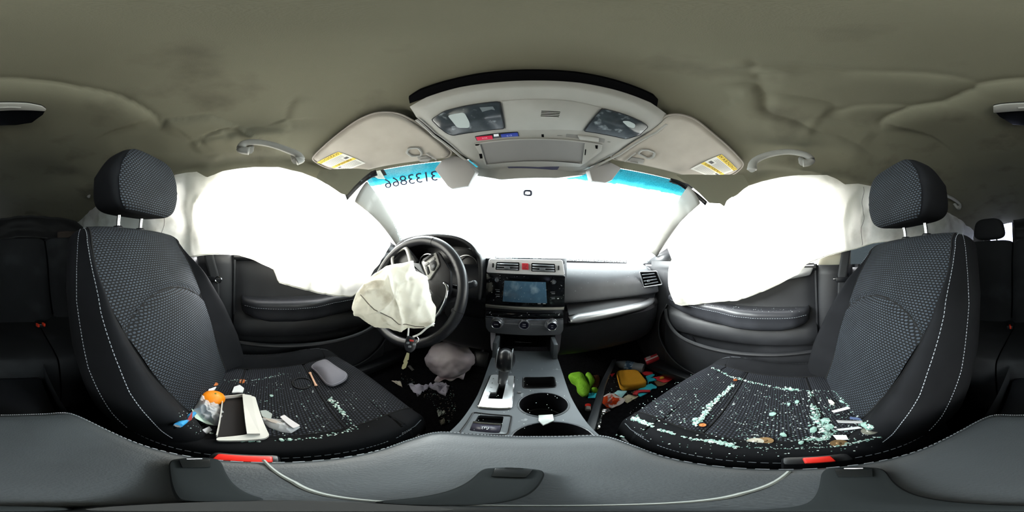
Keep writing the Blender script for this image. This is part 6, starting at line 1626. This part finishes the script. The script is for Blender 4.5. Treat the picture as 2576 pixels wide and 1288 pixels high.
# pillow-like plastic bag under the wheel
zb3 = lambda x, y: (840 + x / 3.22, 560 + y / 3.22)
bd = ray(*zb3(940, 1110)); BC = bd * 1.02
br_ = bd.cross(V((0, 0, 1))).normalized(); bu = br_.cross(bd).normalized()
BO = [(738, 1100), (770, 1030), (840, 985), (920, 955), (1000, 975), (1080, 1010), (1140, 1070), (1145, 1130), (1100, 1180), (1020, 1225), (960, 1262), (900, 1262), (850, 1230), (760, 1160)]
bo_ = []
for x, y in BO:
    d = ray(*zb3(x, y)); q = d * (BC.dot(bd) / d.dot(bd)) - BC; bo_.append((math.atan2(q.dot(bu), q.dot(br_)), q.length))
bo_.sort(); BA = [a for a, r in bo_]; BR = [r for a, r in bo_]; BA = [BA[-1] - 2 * PI] + BA + [BA[0] + 2 * PI]; BR = [BR[-1]] + BR + [BR[0]]
def pbag(u, v):
    a = (u * 2 - 1) * PI; b = v * PI; rho = np.interp(a, BA, BR); e = math.sin(b) ** .75 * rho
    p = BC + br_ * math.cos(a) * e + bu * math.sin(a) * e - bd * math.cos(b) * .10
    dd = .012 * noise.noise(p * 14) + .007 * noise.noise(p * 35); return p + (p - BC).normalized() * dd
pbg = thing('plastic_bag', 'filled pale translucent plastic bag on the driver footwell floor', 'plastic bag', BC + V((0, 0, -.1)))
mb = MB(); mb.grid(pbag, 70, 36, cu=True); b0 = part('bag_body', mb, mat('bag_pale', 'd9ced4', .4, spec=.6, var=.10, vscale=9, col2='b98590', cscale=5, cmin=.6, cmax=.8), pbg, smooth=60)
def fl(zz, x, y, h=0): return PZ(*zz(x, y), FZ + h)
mb = MB()
P = [fl(zb3, 845, 1240, .03), fl(zb3, 990, 1250, .03), fl(zb3, 1070, 1215, .03)]
mb.grid(lambda u, v: P[0].lerp(P[2], u) + V((0, -.035 * v, -.02 * v + .012 * math.sin(u * 14 + v * 3))), 20, 5); part('bag_knot', mb, mat('bag_pale', 'd9ced4'), b0, smooth=60, solid=.002)
def sheet(name, zz, pts, m, lab, cat, h=.004, curl=.012, th=.0012, seed=0, base=FZ, group=None):
    """a loose sheet of paper or foam: quad outline with a little curl"""
    P = [PZ(*zz(*p), base + h) for p in pts]
    mb = MB()
    if len(P) == 4:
        mb.grid(lambda u, v: P[0].lerp(P[1], u).lerp(P[3].lerp(P[2], u), v) + V((0, 0, abs(curl * noise.noise(V((u * 3 + seed, v * 3, seed)))))), 10, 8)
        return single(name, mb, m, lab, cat, smooth=50, solid=th, group=group)
    if sum(((P[i] - P[0]).cross(P[(i + 1) % len(P)] - P[0]) for i in range(len(P))), V()).z < 0: P = P[::-1]
    mb.prism(round_poly(P, .004, 3), V((0, 0, th))); return single(name, mb, m, lab, cat, group=group)
sheet('torn_paper', z2, [(1720, 410), (1880, 418), (1850, 450), (1790, 490)], mat('paper_violet', 'b9b7c6', .7), 'torn grey paper left of the crumpled sheet, below the plastic bag', 'paper', curl=.05, seed=2)
sheet('torn_paper', z2, [(1860, 425), (1960, 388), (2012, 420), (1985, 488)], mat('paper_grey2', 'a9a5b2', .7), 'crumpled grey sheet just below the plastic bag', 'paper', curl=.06, seed=5)
sheet('torn_paper', z2, [(1608, 380), (1675, 385), (1685, 425), (1640, 400)], mat('paper_cream', 'd0cab8', .7), 'cream paper corner showing past the driver cushion', 'paper', seed=3)
sheet('floor_slip', z2, [(1722, 280), (1742, 275), (1768, 305), (1752, 312)], mat('slip_grey', '6f6f6c', .7), 'small slip on the floor right of the hanging key', 'paper', seed=4)
sheet('floor_slip', z2, [(1925, 590), (1980, 595), (1965, 625), (1935, 630)], mat('slip_white', 'a5aba3', .6), 'folded white slip on the floor beside the console', 'paper', seed=6, curl=.03)
sheet('floor_slip', z2, [(1940, 660), (1975, 645), (1985, 675), (1955, 690)], mat('slip_cream', '9a9684', .6), 'cream scrap nearest the console on the driver floor', 'paper', seed=7, curl=.03)
mb = MB()
poly = [V((1650, 300, 0)), V((1930, 470, 0)), V((2030, 400, 0)), V((2060, 600, 0)), V((1990, 700, 0)), V((1900, 540, 0)), V((1700, 400, 0))]
k = 0
while k < 170:
    x = random.uniform(1640, 2070); y = random.uniform(290, 710)
    if not inpoly(x, y, poly): continue
    k += 1; r = random.uniform(.001, .0034); mb.cur = int(random.random() < .5); mb.add(*crumb_verts(PZ(*z2(x, y), FZ + r * .5), r))
single('glass_crumbs', mb, [GLS, mat('dirt', '6d675c', .9)], 'glass crumbs and grit on the driver footwell carpet', 'broken glass', kind='stuff', smooth=0)
mb = MB(); mb.box((-.20, .78, -.60), (.075, .02, .09), rot=Matrix.Rotation(R(-35), 3, 'X'), bev=.008); 
pdl = thing('brake_pedal', 'black brake pedal in the dark driver footwell', 'pedal', (-.20, .78, -.62)); part('pedal_pad', mb, BLK2, pdl)
mb = MB(); mb.tube([(-.20, .79, -.59), (-.20, .84, -.53), (-.20, .90, -.48)], .009, 8); part('pedal_arm', mb, BLK2, pdl)

# ============================================================ passenger footwell
zp = lambda x, y: (1400 + x / 4.953, 840 + y / 4.953)
def fp(x, y, h=0): return PZ(*zp(x, y), FZ + h)
# car-wash sponge
q = [fp(745, 440, .055), fp(1010, 430, .055), fp(1145, 600, .055), fp(800, 640, .055)]
P = round_poly(q, .03, 5); c = sum(P, V()) / len(P); N = len(P); mb = MB()
def spg(u, v):
    i = u * N; a = P[int(i) % N]; b = P[(int(i) + 1) % N]; e = a.lerp(b, i - int(i))
    prof = [(0, 0), (.5, .001), (.85, 0), (.95, -.004), (1, -.012), (1.0, -.04), (.97, -.052), (0, -.053)]
    k = v * 7; A_ = prof[int(k)]; B_ = prof[min(7, int(k) + 1)]; s_ = lerp(A_[0], B_[0], k - int(k)); dz = lerp(A_[1], B_[1], k - int(k)); q_ = c.lerp(e, s_); q_.z += dz; return q_
mb.grid(spg, N * 2, 21, cu=True)
single('sponge', mb, mat('sponge_yellow', 'c98f1e', .9, bump=.6, bscale=260, bdist=.002, var=.08, col2='8a641c', cscale=14, cmin=.6, cmax=.72), 'thick yellow sponge in the passenger footwell', 'sponge', smooth=60)
# water bottle
a, b = fp(690, 352, .045), fp(1085, 430, .045)
bt_ = thing('water_bottle', 'empty clear plastic bottle behind the yellow sponge', 'bottle', (a + b) / 2 + V((0, 0, -.04)))
ax = (b - a); L = ax.length; prof = [(.012, 0), (.012, .018), (.014, .02), (.020, .04), (.031, .07), (.033, .10), (.031, .115), (.033, .13), (.033, L * .7), (.031, L * .8), (.033, L * .9), (.030, L), (.0001, L)]
mb = MB(); mb.lathe(a, ax, prof, 28); bo = part('bottle_body', mb, film('bottle_clear', '9aa2a6', .45, .08), bt_, smooth=60)
mb = MB(); mb.lathe(a, ax, [(.0138, -.002), (.0138, .012), (.0001, .0125)], 20); part('bottle_cap', mb, mat('cap_white', 'a5a8aa', .5), bo)
mb = MB(); mb.lathe(a + ax.normalized() * .085, ax, [(.0336, 0), (.0336, .042)], 28); mb.f = mb.f[:-2]; mb.mi = mb.mi[:-2]; part('bottle_label', mb, mat('label_blue', '2c4a63', .5, col2='8fa0ac', cscale=60, cmin=.5, cmax=.6), bo)
# red and white packet
pk = [fp(1095, 320, .10), fp(1245, 262, .10), fp(1280, 318, .08), fp(1125, 388, .08)]
mb = MB(); mb.prism(pk[::-1], V((0, .0, .012))); pck = thing('red_packet', 'red packet with white stripe standing against the footwell wall', 'packet', pk[0] + V((0, 0, -.03)))
b1 = part('packet_body', mb, mat('packet_red', 'a3242c', .45), pck)
for t0, t1, m in ((.40, .62, mat('packet_white', 'c8bcbc', .5)),):
    mb = MB(); mb.prism([pk[0].lerp(pk[3], t0), pk[1].lerp(pk[2], t0), pk[1].lerp(pk[2], t1), pk[0].lerp(pk[3], t1)][::-1], V((0, 0, .0135))); part('white_stripe', mb, m, b1)
mb = MB(); g_ = [pk[0].lerp(pk[1], .1), pk[0].lerp(pk[1], .45), pk[0].lerp(pk[1], .45).lerp(pk[3].lerp(pk[2], .45), .3), pk[0].lerp(pk[1], .1).lerp(pk[3].lerp(pk[2], .1), .3)]
mb.prism(g_[::-1], V((0, 0, .0135))); part('grey_patch', mb, mat('packet_grey', '9a9294', .5), b1)
# green cloth glove
def blob(name, zz, outline, h, m, lab, cat, base=FZ, seed=0, amp=.25):
    P = [PZ(*zz(*p), base) for p in outline]; P = crom(P, 3, closed=True); c = sum(P, V()) / len(P); N = len(P); mb = MB()
    def f(u, v):
        i = u * N; a = P[int(i) % N]; b = P[(int(i) + 1) % N]; e = a.lerp(b, i - int(i)); k = v * 1.15
        q_ = c.lerp(e, min(1, k) if k <= 1 else 1 - (k - 1) * .6); z = h * (1 - min(1, k) ** 2.4) ** .6 if k <= 1 else 0
        q_.z = base + .002 + h * .4 * (1 if k <= 1 else 1 - (k - 1) / .15) + z * .6 * (1 + amp * noise.noise(V((q_.x * 25, q_.y * 25, seed)))); return q_
    mb.grid(f, N, 22, cu=True); return mb
GRN = mat('glove_green', '659c14', .85, bump=.7, bscale=180, bdist=.003, var=.15, vscale=30)
gl = thing('green_glove', 'bright lime green fluffy glove next to the centre console', 'glove', PZ(*zp(300, 620), FZ))
part('palm', blob('palm', zp, [(130, 560), (180, 490), (260, 485), (320, 520), (370, 610), (412, 700), (405, 770), (370, 805), (320, 800), (255, 740), (240, 660), (180, 620)], .055, GRN, '', ''), GRN, gl, smooth=60)
part('thumb', blob('thumb', zp, [(370, 500), (420, 525), (475, 610), (445, 660), (410, 700), (395, 620), (350, 550)], .045, GRN, '', '', seed=4), GRN, gl, smooth=60)
part('finger', blob('finger', zp, [(420, 715), (450, 700), (505, 700), (500, 735), (440, 745)], .03, GRN, '', '', seed=6), GRN, gl, smooth=60)
CYN = mat('foam_cyan', '22a7b8', .7, var=.08); REDF = mat('foam_red', 'c4252c', .6, var=.08)
crumple('dark_bin_bag', 1, [(220, 430), (290, 360), (380, 320), (470, 305), (560, 340), (570, 420), (520, 480), (400, 485), (290, 470)], .09, mat('bin_bag', '1a1a1e', .18, spec=.8), 'dark glossy crumpled bag at the far end by the console', 'plastic bag', zz=zp, floor_z=FZ, seed=12)
crumple('brown_rag', 1, [(400, 510), (470, 500), (540, 530), (530, 640), (490, 690), (440, 690), (470, 610)], .03, mat('rag_brown', '4a2c14', .9), 'brown rag between the green glove and the dark trim strip', 'rag', zz=zp, floor_z=FZ, seed=14)
for pts, m, lab in (([(122, 462), (235, 462), (225, 480), (180, 495), (130, 492)], CYN, 'teal foam piece behind the green glove'),
                    ([(395, 745), (500, 740), (480, 800), (395, 802)], CYN, 'teal foam piece in front of the green glove'),
                    ([(1110, 535), (1200, 505), (1228, 515), (1180, 550), (1130, 580)], CYN, 'teal foam spike just right of the sponge, farthest from the seat'),
                    ([(1130, 565), (1190, 555), (1250, 565), (1245, 585), (1150, 600), (1140, 640)], CYN, 'forked teal foam piece touching the sponge corner'),
                    ([(1015, 700), (1100, 650), (1180, 625), (1250, 665), (1245, 685), (1190, 690), (1140, 740), (1040, 790), (1015, 770)], CYN, 'large teal foam shape between sponge and seat'),
                    ([(1060, 490), (1110, 475), (1190, 480), (1205, 500), (1150, 522), (1090, 520)], REDF, 'flat red foam oval right of the bottle'),
                    ([(1195, 550), (1260, 540), (1330, 520), (1400, 535), (1445, 570), (1400, 600), (1340, 615), (1290, 600), (1230, 575)], REDF, 'big red foam shape near the sill'),
                    ([(660, 430), (720, 430), (735, 480), (690, 540), (660, 490)], mat('dark_red', '6e1218', .3), 'dark red glossy piece left of the sponge'),
                    ([(665, 370), (720, 385), (735, 415), (690, 410)], mat('dark_red', '6e1218', .3), 'dark red piece under the bottle neck'),
                    ([(1215, 600), (1300, 590), (1390, 610), (1330, 650), (1260, 660)], mat('card_brown', '6b5138', .8), 'brown card lying between the red foam and the seat'),
                    ([(690, 770), (760, 705), (880, 715), (800, 810)], mat('card_teal', '8fc0c4', .6), 'pale teal card below the sponge'),
                    ([(810, 815), (890, 755), (1025, 780), (880, 865)], mat('card_cream', 'b5ad92', .7), 'cream card beside the snack wrapper'),
                    ([(930, 735), (1000, 700), (1050, 715), (960, 760)], mat('card_dark', '5d4a3e', .8), 'dull brown card under the red ring')):
    sheet('foam_piece' if 'foam' in lab else 'card', zp, pts, m, lab, 'foam piece' if 'foam' in lab else 'card', h=.004 if 'card' in lab else .008, th=.006 if 'foam' in lab else .0015)
mb = MB(); mb.tube(crom([fp(975, 760, .02), fp(1000, 725, .022), fp(1060, 712, .022), (fp(1165, 712, .02))], 5), .010, 8, flat=.6)
single('red_foam_arc', mb, REDF, 'curved red foam strip lying over the large teal shape', 'foam piece', smooth=180)
mb = MB(); mb.ball(fp(1312, 548, .02), (.014, .010, .010), 12, 8); single('yellow_bead', mb, mat('bead_yellow', 'd0a332', .5), 'small yellow bead on the big red foam shape', 'bead', smooth=180)
# snack wrapper
sn = thing('snack_wrapper', 'shiny orange and white snack wrapper in the passenger footwell', 'wrapper', fp(700, 850))
m_ = bpy.data.materials.new('snack_foil')
SNK = mat('snack_foil', 'c9401a', .16, spec=.9, metal=.2, col2='e9e0dc', cscale=16, cmin=.47, cmax=.51)
P = [fp(*p) for p in ((570, 880), (585, 800), (640, 765), (720, 768), (780, 800), (860, 850), (830, 885), (760, 920), (690, 950), (620, 930))]; c = sum(P, V()) / len(P); N = len(P); mb = MB()
def snf(u, v):
    i = u * N; a = P[int(i) % N]; b = P[(int(i) + 1) % N]; e = a.lerp(b, i - int(i)); q_ = c.lerp(e, v); q_.z += .03 * (1 - v ** 2) * (1 + .6 * noise.noise(V((q_.x * 45, q_.y * 45, 2)))) + .01 * noise.noise(V((q_.x * 30, q_.y * 30, 7))) + .015; return q_
mb.grid(snf, 40, 20, cu=True); sf = part('wrapper_body', mb, SNK, sn, smooth=60, solid=.001)
a, b = fp(590, 890, .052), fp(700, 835, .060)
text('lettering', 'nker', (a + b) / 2, b - a, V((-.5, .8, 0)), .014, mat('ink_black', '18141a', .5), sf)
crumple('silver_foil', 1, [(520, 1060), (545, 960), (570, 930), (640, 930), (680, 955), (600, 1000), (550, 1080), (540, 1180), (505, 1190), (500, 1120)], .02, mat('foil', 'b7babb', .15, metal=.9), 'crumpled silver foil strip along the passenger cushion corner', 'foil', zz=zp, floor_z=FZ + .02, seed=21)
p0 = fp(392, 880, .015); p1 = fp(392, 950, .015)
lp_ = thing('lip_balm', 'small red and white tube standing in the gap beside the console', 'tube', p0)
mb = MB(); mb.tube([p0, p0.lerp(p1, .45)], .010, 12); part('tube_cap', mb, RED, lp_); mb = MB(); mb.tube([p0.lerp(p1, .45), p1], .0095, 12); part('tube_body', mb, mat('tube_white', 'b9b6b4', .5), lp_)
# long loose trim strip lying across the footwell
mb = MB()
TS = [PZ(1546, 905, -.66), PZ(1520, 960, -.62), PZ(1505, 1010, -.60), PZ(1482, 1083, -.58)]
TSP = crom(TS, 8); sd = (TS[-1] - TS[0]).cross(V((0, 0, 1))).normalized()
pf = [(-.012, 0), (-.010, .010), (0, .012), (.010, .009), (.013, -.008), (.0, -.014)]
mb.grid(lambda u, v: TSP[int(round(v * (len(TSP) - 1)))] + sd * pf[int(round(u * 6)) % 6][0] * (1 + .5 * (1 - v) * 0) + V((0, 0, pf[int(round(u * 6)) % 6][1])), 6, len(TSP) - 1, cu=True, capu=True)
single('trim_strip', mb, mat('strip_grey', '2f3236', .4, bump=.1), 'long dark plastic trim strip lying across the passenger footwell', 'trim strip', smooth=50)
mb = MB()
poly = [V((620, 480, 0)), V((1450, 520, 0)), V((1300, 700, 0)), V((850, 880, 0)), V((640, 900, 0))]
k = 0
while k < 90:
    x = random.uniform(600, 1460); y = random.uniform(400, 900)
    if not inpoly(x, y, poly): continue
    k += 1; r = random.uniform(.001, .003); mb.cur = int(random.random() < .5); mb.add(*crumb_verts(PZ(*zp(x, y), FZ + .012), r))
single('glass_crumbs', mb, [GLS, mat('dirt', '6d675c', .9)], 'glass crumbs among the litter in the passenger footwell', 'broken glass', kind='stuff', smooth=0)
# crumbs on the door armrest, dash and console
mb = MB()
for _ in range(60): x = random.uniform(1190, 1440); y = random.uniform(930, 1085); mb.add(*crumb_verts(PZ(x, y, ZT + .0005), random.uniform(.0005, .0013))) if abs(PZ(x, y, ZT).x - CX) < .08 else None
for _ in range(70):
    y = random.uniform(-.08, .40); mb.add(*crumb_verts(V((CX + random.uniform(.60, .66), y, -.196)) , random.uniform(.0006, .0016)))
for _ in range(26):
    x = random.uniform(.16, .55); v = random.uniform(.3, .62); p = dash_face(CX + .125, CX + .70)((x - CX - .125) / .575, v); mb.add(*crumb_verts(p + V((0, -.0008, .0005)), random.uniform(.0006, .0014)))
single('glass_crumbs', mb, GLS2, 'fine glass specks on console, dashboard and passenger door armrest', 'broken glass', kind='stuff', smooth=0)
# coin on the floor behind the console
p = PZ(58, 1015, FZ); mb = MB(); mb.lathe(p, (0, 0, 1), [(.0105, 0), (.0105, .0016), (.0001, .0016)], 20); single('coin', mb, mat('coin_brown', '7e6648'), 'brown coin on the dark rear floor behind the armrest', 'coin')
